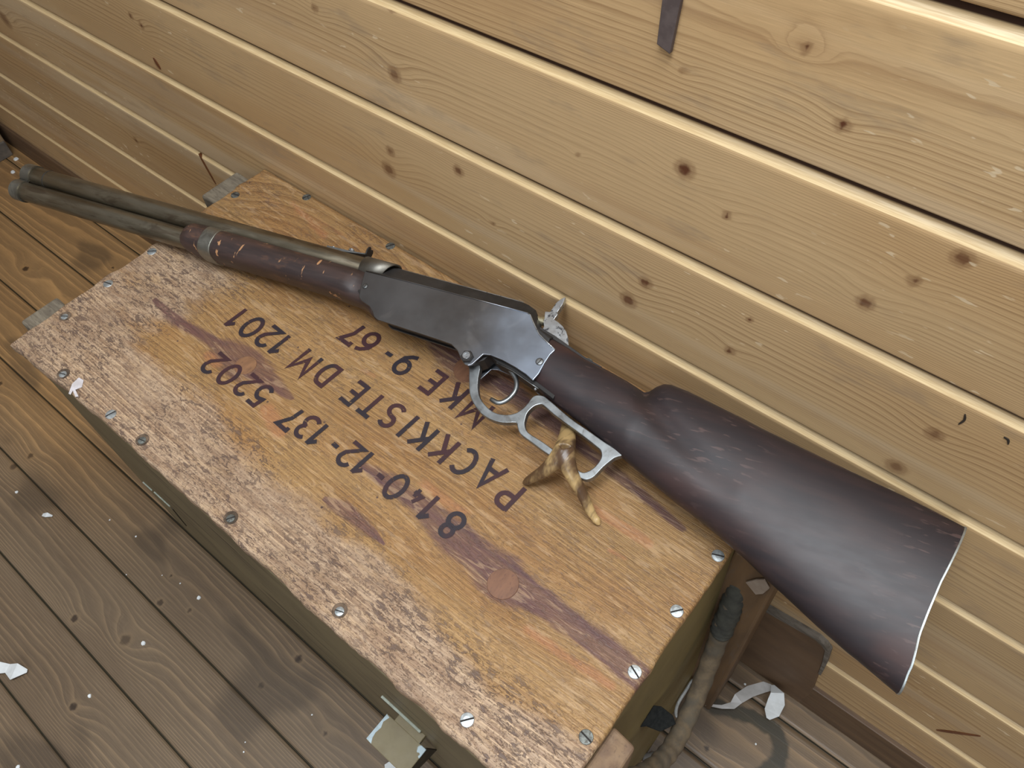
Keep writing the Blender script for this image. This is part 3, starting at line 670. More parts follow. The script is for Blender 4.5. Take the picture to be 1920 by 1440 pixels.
M_felt = plain('black_felt', (.012, .013, .013), (.020, .021, .020), .95, scale=240, bump=.6, spec=.15)
fl = [(-.0382, .1918, .2420), (-.0378, .1700, .2380), (-.0340, .1750, .2340), (-.0223, .1817, .2220), (-.0150, .1975, .2160), (-.0212, .2005, .2220), (-.0331, .1974, .2340)]
vs = [Vector(p) for p in fl]+[Vector(p)+Vector((-.0006, 0, -.0022)) for p in fl]; n = len(fl)
o = link('felt_flap', mesh(vs, [tuple(range(n)), tuple(range(2*n-1, n-1, -1))]+[(i, n+i, n+(i+1) % n, (i+1) % n) for i in range(n)]), M_felt, crate)
bev(o, .0008); o['label'] = 'black felt flap'
M_rope = plain('old_rope', (.140, .100, .058), (.095, .070, .044), .85, scale=120, stretch=(1, 1, 1), bump=.6, spots=(30, (.075, .066, .050), .46, .66, .6))
rp = smooth_loop([(-.0300, .2960, .318), (-.0255, .2805, .27), (-.0205, .2641, .232), (-.0130, .2310, .201), (-.0080, .1900, .200), (-.0095, .1630, .212), (-.017, .136, .240), (-.028, .120, .262)], 14, False)
tube('rope_handle', rp, [.0086+.0004*math.sin(i*1.1) for i in range(len(rp))], M_rope, crate, seg=28, wob=lambda i, a: .04*math.sin(3*a+i*.32)**2)
M_rag = plain('dark_rag', (.055, .054, .042), (.035, .034, .028), .9, scale=90, bump=1.)
rg = smooth_loop([(-.0315, .3000, .332), (-.0280, .2905, .300), (-.0258, .2822, .275), (-.0245, .2775, .262)], 8, False)
o = tube('rope_binding', rg, [.0098+.0006*math.sin(i*2.2) for i in range(len(rg))], M_rag, crate, seg=24, wob=lambda i, a: .05*math.sin(3*a+i*.7)); o['label'] = 'dark greenish rag wound on the rope'

# ================================================================== CARBINE
TH, AS, RO = .235, .065, math.radians(14)
U = Vector((math.cos(TH)*math.cos(AS), math.sin(TH)*math.cos(AS), math.sin(AS))); Vh = Vector((-math.sin(TH), math.cos(TH), 0)); Nh = U.cross(Vh)
V = Vh*math.cos(RO)+Nh*math.sin(RO); Nn = U.cross(V)
MR = Matrix(((U.x, V.x, Nn.x, -.70), (U.y, V.y, Nn.y, .245), (U.z, V.z, Nn.z, .4365), (0, 0, 0, 1)))
gun = thing('lever_action_carbine', 'old lever action carbine with dark brown stock lying across the crate lid', 'rifle', MR)
M_tube = plain('browned_steel', (.285, .250, .185), (.175, .145, .100), .29, metal=.92, scale=34, stretch=(.35, 2, 2), bump=.12, spots=(60, (.10, .068, .045), .52, .68, .6), rough2=.5)
M_plate = plain('grey_steel', (.215, .225, .245), (.165, .165, .172), .33, metal=.93, scale=16, bump=.05, spots=(22, (.33, .33, .34), .56, .68, .35), rough2=.42)
def plate_patina_sheen():  # brownish patina in front; bluish reflection painted into the colour at the rear
    t = M_plate.node_tree; B = t.nodes['Principled BSDF']; src = B.inputs['Base Color'].links[0].from_socket
    N = NT.__new__(NT); N.m = M_plate; N.t = t; N.b = B
    tc = N.n('TexCoord'); sx = N.n('SeparateXYZ'); N.l(tc.outputs['Object'], sx.inputs[0])
    f = N.rng(N.math('ADD', sx.outputs[0], N.math('MULTIPLY', N.math('SUBTRACT', N.noise(20, None, 4), .5), .10)), .36, .45)
    N.l(N.mix(f, N.mix(1., src, (.80, .74, .68), 'MULTIPLY'), N.mix(1., src, (1.55, 1.70, 1.90), 'MULTIPLY')), B.inputs['Base Color'])
plate_patina_sheen()
M_lever = plain('worn_steel', (.30, .315, .32), (.21, .215, .215), .36, metal=.92, scale=60, bump=.15, spots=(120, (.14, .13, .12), .55, .68, .6), rough2=.5)
M_bright = plain('bright_steel', (.50, .515, .53), (.38, .39, .40), .33, metal=.9, scale=90, bump=.15, spots=(210, (.07, .07, .08), .57, .62, .85))
M_black = plain('blackened_steel', (.020, .018, .017), (.034, .030, .028), .5, metal=.2, scale=40, bump=.1)
M_sleeve = plain('sleeve_steel', (.24, .225, .195), (.17, .155, .13), .42, metal=.9, scale=40, bump=.1)
M_band = plain('band_steel', (.30, .29, .25), (.22, .21, .18), .38, metal=.9, scale=50, bump=.1, spots=(90, (.13, .12, .1), .55, .7, .5))
def stock_mat():
    M = NT('dark_walnut'); cf = M.coords((.6, 4, 4))
    n = M.noise(22, cf, 4, .6)
    col = M.mix(M.rng(n, .35, .68), (.022, .016, .018), (.036, .022, .022))
    red = M.rng(M.noise(9, M.coords((.7, 1.6, 1)), 3, .6), .52, .72)
    col = M.mix(M.math('MULTIPLY', red, .42), col, (.080, .030, .022))
    fl = M.noise(260, M.coords((.24, 1.2, 1), (0, 0, .22)), 2, .5, .1)
    clus = M.rng(M.noise(11, None, 3), .42, .62)
    fk = M.math('MULTIPLY', M.rng(fl, .60, .67), clus)
    col = M.mix(M.math('MULTIPLY', fk, .55), col, (.115, .070, .062))
    M.l(col, M.b.inputs['Base Color'])
    M.l(M.rng(M.noise(130, M.coords((.5, 1.4, 1)), 3), .3, .7, .45, .48), M.b.inputs['Roughness']); M.b.inputs['Specular IOR Level'].default_value = .44
    M.bump(M.math('ADD', M.noise(150, M.coords((.5, 1.5, 1.5)), 3), M.math('MULTIPLY', fl, .8)), .05, .0002); return M.m
M_stock = stock_mat()
def fore_mat():
    M = NT('worn_forend_wood'); cf = M.coords((.5, 4, 4))
    n = M.noise(26, cf, 4, .6)
    col = M.mix(M.rng(n, .35, .68), (.028, .017, .016), (.052, .026, .020))
    wear = M.rng(M.noise(36, M.coords((.45, 1.3, 1)), 4, .7), .56, .72)
    col = M.mix(M.math('MULTIPLY', wear, .5), col, (.17, .075, .038))
    nick = M.noise(105, M.coords((1.9, .55, 1)), 2, .5); sel = M.rng(M.noise(14, None, 2), .47, .6)
    col = M.mix(M.math('MULTIPLY', M.rng(nick, .66, .70), sel), col, (.42, .215, .10))
    M.l(col, M.b.inputs['Base Color']); M.l(M.rng(n, .3, .7, .40, .6), M.b.inputs['Roughness']); M.b.inputs['Specular IOR Level'].default_value = .7
    M.bump(n, .2, .0006); return M.m
M_fore = fore_mat()
# tubes
BV, BR, MV, MRR = -.0052, .0108, -.0272, .0106
def pipe(name, v, r0, r1, u0, u1, mat, wall=.002):
    prof = [(r0-wall, 0.012), (r0-wall, 0), (r0-.0005, 0), (r0, .0006), (r1, u1-u0-.0003), (r1-.0003, u1-u0)]
    T = Matrix.Translation((u0, v, 0)) @ Matrix.Rotation(math.pi/2, 4, 'Y')
    o = lathe(name, prof, mat, T, gun, True, 40); o.data.shade_smooth(); bev(o, .0004, 1); return o
pipe('barrel', BV, BR, BR, -.2150, .2560, M_tube)
pipe('magazine_tube', MV, MRR, MRR, -.2130, .10, M_tube)
T = Matrix.Translation((-.182, BV, 0)) @ Matrix.Rotation(math.pi/2, 4, 'Y')
o = lathe('barrel_joint', [(BR, 0), (BR+.0003, .0002), (BR+.0003, .0008), (BR, .001)], M_black, T, gun, True, 40)
# figure-eight muzzle band
def fig8(r1, r2, v1, v2, k=40):
    d = v1-v2; out = []
    a = math.radians(26)
    for i in range(k+1):
        t = -math.pi/2+a+(2*math.pi-2*a)*i/k; out.append((r1*math.cos(t), v1+r1*math.sin(t)))
    for i in range(k+1):
        t = math.pi/2+a+(2*math.pi-2*a)*i/k; out.append((r2*math.cos(t), v2+r2*math.sin(t)))
    return out
extrude('muzzle_band', [fig8(BR+.0016, MRR+.0016, BV, MV), fig8(BR-.0002, MRR-.0002, BV, MV)], -.2165, -.2030, M_band, gun, .0004, True, lambda a, b, n: (n, b, a))
# forend
def loft(name, stations, mat, fn, seg=56, caps=(True, True), post=None):
    vs = []; fs = []
    for s in stations:
        for k in range(seg):
            a = 2*math.pi*k/seg; p = fn(s, a); vs.append(post(Vector(p)) if post else p)
    R = len(stations)
    for i in range(R-1):
        for k in range(seg): fs.append((i*seg+k, i*seg+(k+1) % seg, (i+1)*seg+(k+1) % seg, (i+1)*seg+k))
    for ci, base in ((0, 0), (1, (R-1)*seg)):
        if caps[ci]:
            h = seg//2
            for k in range(h):     # ladder across the width, k and seg-k mirror each other
                q = (base+k, base+k+1, base+(seg-k-1) % seg, base+(seg-k) % seg)
                q2 = []
                for t in q:
                    if t not in q2: q2.append(t)
                if len(q2) > 2: fs.append(tuple(q2))
    me = mesh(vs, fs)
    bm = bmesh.new(); bm.from_mesh(me); bmesh.ops.recalc_face_normals(bm, faces=bm.faces[:]); bm.to_mesh(me); bm.free()
    o = link(name, me, mat, gun, True, smooth=True)
    return o
def sp(x, p): return math.copysign(abs(x)**p, x)
def fore_sec(u, a, grow=0.):
    e = min(1., max(0., (u-.0385)/.016)); e = math.sqrt(max(0., 1-(1-e)**2))
    bot = np.interp(u, [.04, .061, .0827, .1612, .2354, .2731, .2860], [-.0390, -.0400, -.0410, -.0402, -.0405, -.0440, -.0500])
    top = np.interp(u, [.04, .055, .26, .286], [-.0100, -.0098, -.0098, -.0120]); w = float(np.interp(u, [.04, .15, .252, .2605, .29], [.0165, .0170, .0166, .0132, .0130]))
    c = (top+bot)/2; hv = (top-bot)/2+grow; hv *= (.35+.65*e); w = (w+grow)*(.25+.75*e)
    return (u, c+hv*sp(math.cos(a), .80), w*sp(math.sin(a), .74))
st = list(np.linspace(.0390, .055, 12))+list(np.linspace(.058, .286, 40))
fo = loft('forend', st, M_fore, lambda s, a: fore_sec(s, a)); fo['label'] = 'dark chipped wooden forend'
bd = loft('barrel_band', [.0715, .0718, .0728, .0865, .0875, .0878], M_band, lambda s, a: fore_sec(s, a, .0011 if .0716 < s < .0877 else .0004))
ms = bd.modifiers.new('bevel', 'BEVEL'); ms.width = .0003; ms.limit_method = 'ANGLE'
# receiver
PL = [(.2622, -.0137), (.2650, -.0255), (.2698, -.0399), (.2743, -.0433), (.2846, -.0462), (.2900, -.0500), (.2941, -.0544), (.2985, -.0562), (.3614, -.0572), (.3751, -.0578), (.3828, -.0615), (.3895, -.0679),
      (.3947, -.0716), (.3984, -.0718), (.4014, -.0695), (.4066, -.0582), (.4125, -.0569), (.4244, -.0579), (.4369, -.0604), (.4484, -.0636), (.4565, -.0672), (.4589, -.0597), (.4598, -.0489),
      (.4611, -.0414), (.4635, -.0357), (.4534, -.0308), (.4448, -.0263), (.4371, -.0189), (.4304, -.0111), (.4278, -.0104), (.3759, -.0111), (.3139, -.0123)]
extrude('side_plate', [PL], .0135, .0155, M_plate, gun, .0007, True, seg=3)['label'] = 'flat grey steel side plate'
extrude('back_plate', [[(max(u, .2740), v+(.0065 if v < -.045 and u < .39 else 0)) for u, v in PL]], -.0155, -.0140, M_plate, gun, .0004, True)
# dark roof-shaped receiver body
def roof(name, prof, side, mat, top_n=0.0):
    """prof = [(u, v_mid, v_side_top, v_bottom)] stations"""
    vs = []; fs = []
    for u, vm, vt, vb in prof:
        vs += [(u, vb, .0128), (u, vt, .0135), (u, vm-.0012, .0040), (u, vm, .0012), (u, vm, -.0012), (u, vm-.0012, -.0040), (u, vt, -.0135), (u, vb, -.0128)]
    for i in range(len(prof)-1):
        for k in range(8): fs.append((i*8+k, i*8+(k+1) % 8, (i+1)*8+(k+1) % 8, (i+1)*8+k))
    fs.append(tuple(range(8))); fs.append(tuple((len(prof)-1)*8+7-k for k in range(8)))
    me = mesh(vs, fs); bm = bmesh.new(); bm.from_mesh(me); bmesh.ops.recalc_face_normals(bm, faces=bm.faces[:]); bm.to_mesh(me); bm.free()
    return bev(link(name, me, mat, gun, True), .0005)
roof('receiver', [(.2640, .0030, -.0145, -.034), (.2760, .0034, -.0135, -.042), (.3000, .0040, -.0130, -.048), (.3640, .0046, -.0122, -.0490), (.3900, .0049, -.0118, -.0560), (.4130, .0049, -.0112, -.0490), (.4193, .0040, -.0112, -.0490),
     (.4275, .0010, -.0118, -.0490), (.4315, -.0035, -.0140, -.050), (.4403, -.0150, -.0205, -.054), (.4544, -.0188, -.0262, -.058)], .0135, M_black)['label'] = 'blackened receiver body'
# bright ridge line and lower shell line of the folded sheet
wt = tube('worn_edge', [(.2640, -.0138, .0156), (.3139, -.0124, .0156), (.3759, -.0112, .0156), (.4275, -.0105, .0156)], .00055, M_plate, gun, True, 8)
tube('worn_edge', [(.4275, -.0105, .0154), (.4300, -.0111, .0154), (.4371, -.0189, .0154), (.4448, -.0263, .0154), (.4534, -.0308, .0154), (.4633, -.0356, .0154)], .0006, M_bright, gun, True, 8)
tube('receiver_ridge', [(.279, .0042, -.0002), (.3643, .0051, -.0002), (.4131, .0054, -.0002)], .0009, M_bright, gun, True, 8)
# breech sleeve with slanted end
def sleeve():
    seg = 40; vs = []; fs = []
    for r in (.0126, .0112):
        for e in (0, 1):
            for k in range(seg):
                a = 2*math.pi*k/seg; v = BV+r*math.sin(a); n = r*math.cos(a)
                u = .2515 if e == 0 else .2745+.0105*(math.sin(a)+1)/2+(-.004 if n < 0 else 0)*0
                vs.append((u, v, n))
    R = lambda j, k: j*seg+k % seg
    for k in range(seg):
        fs += [(R(0, k), R(0, k+1), R(1, k+1), R(1, k)), (R(2, k+1), R(2, k), R(3, k), R(3, k+1)), (R(1, k), R(1, k+1), R(3, k+1), R(3, k)), (R(0, k+1), R(0, k), R(2, k), R(2, k+1))]
    o = link('breech_sleeve', mesh(vs, fs), M_sleeve, gun, True, smooth=True); return o
sleeve()
# lever loop
LO = [(.3938, -.0660), (.3970, -.0747), (.4002, -.0816), (.4051, -.0909), (.4123, -.0981), (.4224, -.1042), (.4339, -.1066), (.4437, -.1057), (.4535, -.1023), (.4562, -.1051), (.4607, -.1097), (.4711, -.1131),
      (.4815, -.1164), (.4913, -.1190), (.5072, -.1238), (.5166, -.1269), (.5228, -.1280), (.5267, -.1271), (.5306, -.1228), (.5344, -.1133), (.5399, -.1037), (.5444, -.0987), (.5268, -.0936), (.5105, -.0886),
      (.4943, -.0838), (.4707, -.0742), (.4651, -.0729), (.4605, -.0740), (.4576, -.0770), (.4554, -.0857), (.4520, -.0920), (.4477, -.0961), (.4407, -.0990), (.4328, -.0996), (.4245, -.0972), (.4155, -.0915),
      (.4099, -.0839), (.4064, -.0752), (.4027, -.0640)]
LH = [(.4597, -.0957), (.4595, -.0905), (.4620, -.0845), (.4656, -.0812), (.4692, -.0805), (.4802, -.0851), (.4940, -.0897), (.5081, -.0942), (.5235, -.0997), (.5277, -.1020), (.5299, -.1072), (.5283, -.1145),
      (.5249, -.1201), (.5205, -.1231), (.5135, -.1215), (.5012, -.1170), (.4908, -.1131), (.4786, -.1095), (.4664, -.1066), (.4612, -.1013)]
def sl(p, keep=()):
    return [(q.x, q.y) for q in smooth_loop(p, 3)]
extrude('lever', [sl(LO), sl(LH)], -.0035, .0035, M_lever, gun, .0011, True, seg=3)['label'] = 'steel loop lever and trigger guard'
tr = smooth_loop([(.4250, -.0560, 0), (.4327, -.0615, 0), (.4373, -.0659, 0), (.4401, -.0722, 0), (.4399, -.0785, 0), (.4366, -.0857, 0), (.4308, -.0897, 0), (.4233, -.0886, 0)], 5, False)
tube('trigger', tr, [.0021]*(len(tr)-2)+[.0019, .0015], M_lever, gun, True, 14)
extrude('lever_link', [[(.3851, -.0600), (.393, -.0540), (.399, -.0500), (.4112, -.0506), (.4065, -.0606), (.3989, -.0672), (.3933, -.0685)]], -.008, .0095, M_black, gun, .0006, True)
extrude('lower_tang', [[(.4003, -.0500), (.4178, -.0585), (.4341, -.0612), (.4536, -.0672), (.4613, -.0692), (.4764, -.0745), (.4764, -.0710), (.4560, -.0640), (.4300, -.0560), (.4060, -.0470)]], -.0085, .0085, M_black, gun, .0004, True)
tube('tang_edge', [(.4178, -.0592, .0082), (.4341, -.0618, .0082), (.4536, -.0678, .0082), (.4613, -.0699, .0082)], .0005, M_lever, gun, True, 8)
lathe('tang_rivet', [(.0012, 0), (.0012, .001), (.0006, .0016)], M_bright, Matrix.Translation((.4585, -.0705, .0062)), gun, True, 12)
# bolt and screws on the plate
HX = Matrix.Translation((.3948, -.0650, .0150))
lathe('pivot_nut', [(.0056, 0), (.0056, .0034), (.0050, .0040), (.0036, .0040)], M_black, HX @ Matrix.Rotation(.3, 4, 'Z'), gun, True, 6)
lathe('pivot_bolt', [(.0034, 0), (.0034, .0052), (.0031, .0055), (.0024, .0055), (.0022, .0047), (.0004, .0047)], M_bright, HX, gun, True, 24)
for (u, v), r, an in [((.2707, -.0286), .0023, 80), ((.4552, -.0497), .0029, 70)]:
    screw_head(Matrix.Translation((u, v, .0155)), r, an, M_lever, gun, True, .0004, .22, 0, .001)
    lathe('screw_rim', [(r+.0005, -.0004), (r+.0005, .00015), (r+.0001, .0002)], M_black, Matrix.Translation((u, v, .0155)), gun, True, 24)
# hammer + firing pin + upper tang
HM = [(.4480, .0200), (.4483, .0136), (.4476, .0080), (.4468, .0040), (.4480, .0020), (.4468, -.0033), (.4511, -.0046), (.4566, -.0072), (.4617, -.0114), (.465, -.0161), (.468, -.0224), (.4677, -.0250),
      (.4537, -.0215), (.4409, -.0175), (.4409, -.0121), (.4382, -.0074), (.4376, -.003), (.4362, .0016), (.4405, .0026), (.4414, .0078), (.4424, .0130), (.4452, .0176)]
extrude('hammer', [HM], -.0036, .0026, M_bright, gun, .0004, True)['label'] = 'bright pitted hammer'
lathe('firing_pin', [(.0034, 0), (.0034, .008), (.0040, .0085), (.0040, .0115), (.003, .0118)], plain('brass_pin', (.60, .55, .38), (.48, .42, .28), .3, metal=.85, scale=60),
      Matrix.Translation((.4270, -.0068, 0)) @ Matrix.Rotation(math.pi/2, 4, 'Y'), gun, True, 24)
extrude('upper_tang', [[(.4380, -.0150), (.4544, -.0192), (.4685, -.0240), (.4872, -.0304), (.5030, -.0342), (.5020, -.0356), (.4860, -.0322), (.4670, -.0262), (.4400, -.0190)]], -.0062, .0062, M_black, gun, .0004, True)
# rear sight
extrude('rear_sight', [[(.2008, .0040), (.2008, .0072), (.2250, .0080), (.2464, .0100), (.2464, .0088), (.2240, .0058), (.2060, .0035)]], -.0030, .0030, M_lever, gun, .0003, True)
rs = extrude('sight_leaf', [[(-.0042, .0085), (-.0056, .0120), (-.0050, .0160), (-.0030, .0176), (-.0010, .0170), (0, .0145), (.0010, .0170), (.0030, .0176), (.0050, .0160), (.0056, .0120), (.0042, .0085), (0, .0070)]],
             .2452, .2466, M_black, gun, .0003, True, lambda a, b, n: (n, b, a))
lathe('sight_screw', [(.0030, 0), (.0030, .0022), (.0026, .0028), (.0005, .0029)], M_bright, Matrix.Translation((.2270, .0085, 0)) @ Matrix.Rotation(-math.pi/2, 4, 'X'), gun, True, 20)
lathe('sight_stud', [(.0017, 0), (.0017, .0018), (.0012, .0022)], M_bright, Matrix.Translation((.2065, .0068, 0)) @ Matrix.Rotation(-math.pi/2, 4, 'X'), gun, True, 16)
# butt stock
SU = [.4312, .4403, .4544, .4685, .4872, .5077, .5254, .5357, .5424, .5460, .5500, .5554, .561, .5747, .5885, .6421, .7107, .758, .7762, .80]
SV = [-.0160, -.0190, -.0215, -.0245, -.0303, -.0342, -.0382, -.0412, -.0430, -.0408, -.0358, -.0316, -.0305, -.0318, -.0344, -.0446, -.0554, -.0622, -.0655, -.070]
BU = [.4312, .457, .4613, .481, .504, .5373, .5482, .5797, .5965, .6349, .6601, .6777, .7005, .7325, .7573, .7663, .80]
BVv = [-.0560, -.0671, -.0698, -.0768, -.0847, -.0975, -.1020, -.1148, -.1210, -.1339, -.1425, -.1495, -.1578, -.1702, -.1785, -.1810, -.1920]
VAL = [(.5470, -.0470), (.5540, -.0560), (.5640, -.0650), (.5808, -.0755), (.6057, -.0890), (.6377, -.1030)]
ENDV = [-.1794, -.1746, -.1654, -.1547, -.1390, -.1181, -.0940, -.0719, -.0668, -.060]
ENDU = [.7666, .7673, .7671, .7666, .7682, .7712, .7765, .7812, .7815, .7815]
def stock_sec(u, a):
    top = float(np.interp(u, SU, SV)); bot = float(np.interp(u, BU, BVv)); c = (top+bot)/2; hv = (top-bot)/2
    w = float(np.interp(u, [.431, .447, .50, .55, .60, .70, .80], [.0125, .0152, .0150, .0168, .0190, .0205, .0212]))
    ex = float(np.interp(u, [.44, .55, .65, .8], [1., .98, .92, .88]))
    v = c+hv*sp(math.cos(a), .92); n = w*sp(math.sin(a), ex)
    return (u, v, n)
def vdist(u, v):
    best = 9; pr = 0
    for i in range(len(VAL)-1):
        a = Vector(VAL[i]); b = Vector(VAL[i+1]); d = b-a; t = max(0, min(1, (Vector((u, v))-a).dot(d)/d.length_squared))
        q = (Vector((u, v))-a-d*t).length
        if q < best: best = q; pr = (i+t)/(len(VAL)-1)
    return best, pr
def stock_post(p):
    u, v, n = p
    dd, pr = vdist(u, v)
    k = .0062*math.exp(-(dd/.0090)**2)*(1-pr)**.8*min(1., abs(n)/.006)
    n = n-math.copysign(k, n)
    if u > .62:
        ue = float(np.interp(v, ENDV, ENDU)); u = .62+(u-.62)*(ue-.62)/(.80-.62)
    return (u, v, n)
st = list(np.linspace(.4312, .53, 26))+list(np.linspace(.533, .57, 26))+list(np.linspace(.575, .80, 50))
so = loft('stock', st, M_stock, stock_sec, 96, (True, True), stock_post); so['label'] = 'dark brown oiled wooden butt stock'
ed = so.modifiers.new('edge', 'EDGE_SPLIT'); ed.split_angle = math.radians(55)
def plate_post(p):
    u, v, n = p; ue = float(np.interp(v, ENDV, ENDU)); return (ue+(u-.80), v, n)
def plate_sec(s, a):
    q = stock_sec(.80, a); g = .0002 if .80 < s < .8012 else -.0003; c = -.131
    return (s, q[1]+math.copysign(g, q[1]-c), q[2]+math.copysign(g, q[2]))
bp = loft('butt_plate', [.8000, .8003, .8010, .8013], plain('butt_steel', (.55, .60, .60), (.35, .36, .34), .35, metal=.85, scale=60, bump=.1), plate_sec, 96, (True, True), plate_post)
bp['label'] = 'thin bright steel butt plate'

# ================================================================== ANTLER
def antler():
    M = NT('antler_horn'); n = M.noise(30, M.coords((1.5, .8, .6)), 4, .6, .2)
    col = M.mix(M.rng(n, .40, .60), (.50, .34, .15), (.10, .055, .028))
    f = M.noise(170, M.coords((2.2, .35, 1), (0, 0, .3)), 3, .6)
    col = M.mix(M.math('MULTIPLY', M.rng(f, .5, .7), .45), col, (.07, .040, .024))
    M.l(col, M.b.inputs['Base Color']); M.b.inputs['Roughness'].default_value = .33; M.bump(M.math('ADD', f, n), .35, .0008)
    A = [(-.2150, .3200, .4190, .0068), (-.2108, .3077, .4195, .0066), (-.2070, .2900, .4240, .0062), (-.1990, .2760, .4350, .0062), (-.1914, .2637, .4450, .0070), (-.1850, .2520, .4525, .0080)]
    B = [(-.1850, .2520, .4525, .0080), (-.1785, .2465, .4505, .0068), (-.1698, .2420, .4450, .0052), (-.1585, .2393, .4340, .0043), (-.1482, .2362, .4225, .0037), (-.1420, .2348, .4172, .0029), (-.1395, .2343, .4160, .0030), (-.1360, .2333, .4136, .0010)]
    C = [(-.1850, .2520, .4525, .0080), (-.1862, .2435, .4490, .0066), (-.1905, .2345, .4410, .0049), (-.1975, .2293, .4300, .0038), (-.2035, .2268, .4195, .0030), (-.2065, .2258, .4140, .0012)]
    bm = bmesh.new()
    for ch in (A, B, C):
        P = [Vector(p) for p in ch]; Q = []
        for i in range(len(P)-1):
            a, b, c, d = P[max(i-1, 0)], P[i], P[i+1], P[min(i+2, len(P)-1)]
            for j in range(6):
                t = j/6; Q.append(.5*((2*b)+(c-a)*t+(2*a-5*b+4*c-d)*t*t+(3*b-a-3*c+d)*t**3))
        Q.append(P[-1]); seg = 20; vs = []
        s = Vector((0, 0, 1))
        for i, q in enumerate(Q):
            p = Vector(q[:3]); t = (Vector(Q[min(i+1, len(Q)-1)][:3])-Vector(Q[max(i-1, 0)][:3])).normalized()
            s = (s-t*s.dot(t)).normalized(); w = t.cross(s); r = max(q[3], .0008)
            vs.append([bm.verts.new(p+(s*math.cos(2*math.pi*k/seg)*.88+w*math.sin(2*math.pi*k/seg)*1.1)*r) for k in range(seg)])
        for i in range(len(vs)-1):
            for k in range(seg): bm.faces.new((vs[i][k], vs[i][(k+1) % seg], vs[i+1][(k+1) % seg], vs[i+1][k]))
        bm.faces.new(vs[0][::-1]); bm.faces.new(vs[-1])
    bmesh.ops.recalc_face_normals(bm, faces=bm.faces[:])
    me = bpy.data.meshes.new('antler'); bm.to_mesh(me); bm.free()
    o = link('deer_antler', me, M.m); rm = o.modifiers.new('remesh', 'REMESH'); rm.mode = 'VOXEL'; rm.voxel_size = .0008; rm.use_smooth_shade = True
    sm = o.modifiers.new('smooth', 'SMOOTH'); sm.factor = .5; sm.iterations = 4
    tag(o, 'small forked brown antler propped under the carbine behind its lever loop', 'antler')
antler()

# ================================================================== LITTER
M_paper = plain('white_paper', (.74, .76, .76), (.62, .63, .62), .7, scale=40, bump=.1)
def ribbon(name, pts, widths, mat, thick=.0004, zs=None):
    """folded strip: pts (x,y,z), widths"""
    P = [Vector(p) for p in pts]; vs = []; n = len(P)
    for i, p in enumerate(P):
        t = (P[min(i+1, n-1)]-P[max(i-1, 0)]); t.z = 0; t.normalize(); q = Vector((-t.y, t.x, 0)); w = widths[i]
        vs += [p+q*w+Vector((0, 0, .0006*(i % 2))), p-q*w, p-q*w-Vector((0, 0, thick)), p+q*w-Vector((0, 0, thick))]
    fs = []
    for i in range(n-1):
        for k in range(4): fs.append((i*4+k, i*4+(k+1) % 4, (i+1)*4+(k+1) % 4, (i+1)*4+k))
    fs += [(0, 1, 2, 3), tuple((n-1)*4+3-k for k in range(4))]
    me = mesh(vs, fs); bm = bmesh.new(); bm.from_mesh(me); bmesh.ops.recalc_face_normals(bm, faces=bm.faces[:]); bm.to_mesh(me); bm.free()
    return link(name, me, mat)
tag(ribbon('paper_scrap', [(-.735, -.236, .004), (-.722, -.222, .007), (-.710, -.213, .005), (-.697, -.209, .009), (-.688, -.199, .004)], [.005, .008, .0055, .010, .002], M_paper),
    'torn white paper strip on the floor at the left edge of the picture', 'paper')
tag(ribbon('paper_scrap', [(-.8745, -.0680, .002), (-.868, -.0645, .004), (-.861, -.0600, .002)], [.002, .0035, .001], M_paper), 'small pale paper chip on the floor left of the crate', 'paper')
tag(ribbon('paper_scrap', [(-.255, .0060, .002), (-.2456, .0168, .005), (-.236, .026, .002)], [.003, .008, .002], M_paper), 'pointed white paper scrap on the floor under the crate latch', 'paper')
M_chip = plain('white_paint_chip', (.82, .84, .84), (.7, .72, .72), .6, scale=200)
def chip(x, y, r, seed, name='paint_chip'):
    rr = random.Random(seed); k = 7; ring = [(x+r*rr.uniform(.7, 1.1)*math.cos(2*math.pi*i/k), y+r*rr.uniform(.7, 1.1)*math.sin(2*math.pi*i/k)) for i in range(k)]
    vs = [(a, b, .0002) for a, b in ring]+[(x+(a-x)*.8, y+(b-y)*.8, r*.45) for a, b in ring]
    fs = [tuple(range(k-1, -1, -1)), tuple(range(k, 2*k))]+[(i, (i+1) % k, k+(i+1) % k, k+i) for i in range(k)]
    return link(name, mesh(vs, fs), M_chip)
for i, (x, y, r, lab) in enumerate([(-.602, -.0856, .0034, 'oval white paint chip beside the round floor knot'), (-.594, -.0033, .0034, 'white paint chip nearest the middle of the crate front'),
        (-.600, -.1667, .0028, 'white paint chip on the second floor board from bottom left'), (-1.675, .345, .006, 'white paint chip at the corner of the far left box'),
        (-1.6400, .318, .0055, 'white paint chip on the floor just above the muzzle'), (-.9409, -.0723, .0026, 'small white paint chip at the far left of the floor'),
        (-.5967, -.2661, .0028, 'white paint chip at the bottom left corner of the picture'), (.0629, .2919, .0015, 'tiny white chip inside the dark ring stain on the floor'),
        (-.0093, .2286, .0022, 'white crumb on the floor beside the rope handle'), (.0208, .3429, .0016, 'pale crumb on the floor by the foot of the wall panel')]):
    tag(chip(x, y, r, i), lab, 'debris')
for i, (x, y, r) in enumerate([(-.7378, -.0035, .0016), (-.6306, -.0066, .0012), (-.3979, -.0867, .0012), (-.79, -.0119, .0014), (-.3653, -.0079, .0013), (-.70, -.045, .001), (-.405, -.0787, .0009), (-.66, -.015, .0009)]):
    tag(chip(x, y, r, 40+i, 'crumb'), 'tiny white crumb on the brown floor boards in front of the crate', 'debris', 'white crumbs on the floor')
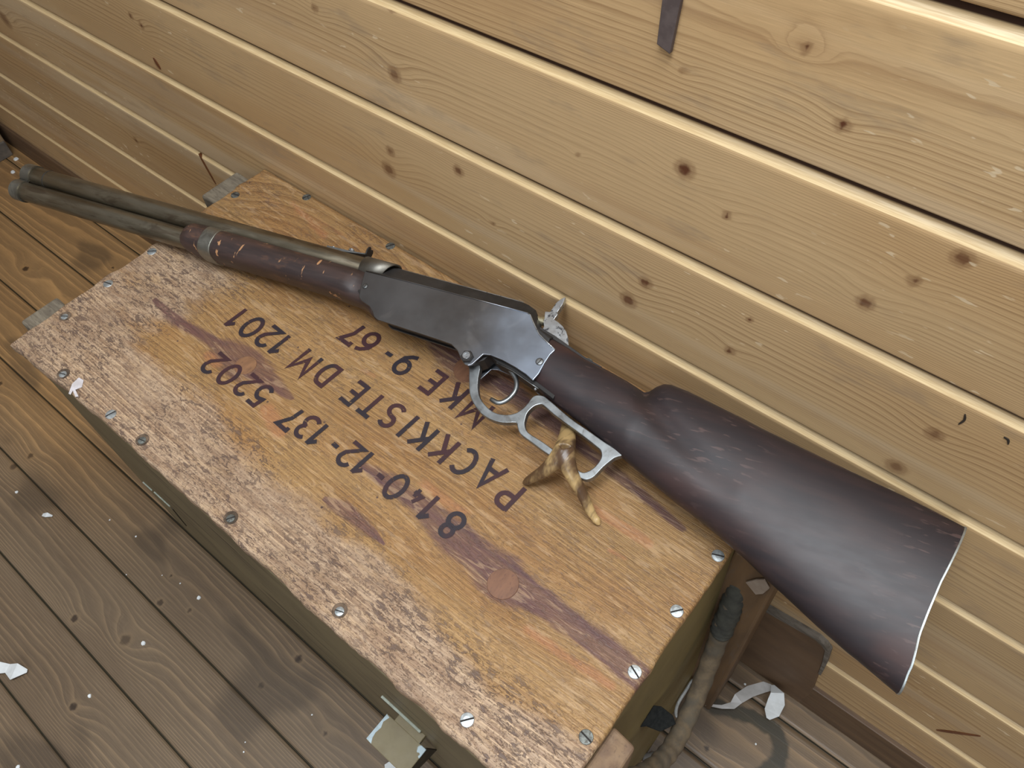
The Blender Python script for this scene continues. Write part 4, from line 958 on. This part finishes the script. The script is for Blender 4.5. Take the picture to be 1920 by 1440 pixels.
# white strap and plastic loop beside the crate
M_plas = plain('translucent_tape', (.45, .43, .41), (.36, .34, .32), .35, scale=40)
pt = thing('plastic_strip', 'crumpled white plastic strip with leaf shaped end on the floor by the wall', 'litter', loc=(.03, .32, 0))
o = ribbon('tape', [(-.0040, .2905, .010), (.0120, .3000, .010), (.0210, .3085, .012), (.0225, .3190, .014), (.0290, .3345, .014), (.0400, .3500, .013), (.0480, .3540, .016)], [.001, .002, .004, .006, .0065, .006, .003], M_plas)
o.parent = pt; o.matrix_parent_inverse = pt.matrix_basis.inverted()
o = ribbon('leaf_end', [(.0460, .3555, .018), (.0540, .3480, .026), (.0580, .3390, .024), (.0600, .3290, .014), (.0605, .3230, .006)], [.002, .0075, .0095, .0085, .002], M_paper)
o.parent = pt; o.matrix_parent_inverse = pt.matrix_basis.inverted()
M_clear = plain('clear_plastic', (.42, .43, .42), (.26, .26, .25), .18, scale=60, spec=.8)
cl = thing('cable_tie', 'clear plastic cable tie loop with white clasp between the crate and its rope', 'litter', loc=(-.02, .29, 0))
lp = smooth_loop([(-.0240, .2480, .055), (-.0280, .2570, .060), (-.0285, .2720, .065), (-.0282, .2860, .070), (-.0240, .2850, .070), (-.0222, .2711, .065), (-.0185, .2554, .056), (-.0195, .2480, .054)], 6)
o = tube('loop', [tuple(p) for p in lp]+[tuple(lp[0])], .0019, M_clear, cl, False, 10, False)
box('clasp', (-.0268, .2770, .066), (-.0205, .2865, .073), M_paper, cl, .001)
tb = thing('pebble', 'grey rounded pebble on the floor at the bottom edge near the rope', 'litter', loc=(-.019, .2048, 0))
bm = bmesh.new(); bmesh.ops.create_icosphere(bm, subdivisions=3, radius=.010)
for v in bm.verts: v.co = Vector((v.co.x*1.1, v.co.y*.9, v.co.z*.8))*(1+.12*math.sin(v.co.x*400+v.co.y*300))+Vector((-.019, .2020, .0080))
me = bpy.data.meshes.new('pb'); bm.to_mesh(me); bm.free(); link('stone', me, plain('grey_stone', (.30, .29, .28), (.20, .19, .18), .8, scale=90), tb, smooth=True)
sk = tube('wooden_stick', [(-.0262, .1700, .0025), (-.0270, .1950, .0030), (-.0235, .2110, .0040)], [.0030, .0030, .0024], plain('pink_wood', (.42, .28, .22), (.34, .22, .17), .6, scale=60, stretch=(4, 1, 1)), None, seg=10)
tag(sk, 'short pinkish wooden stick on the floor beside the grey pebble', 'litter')
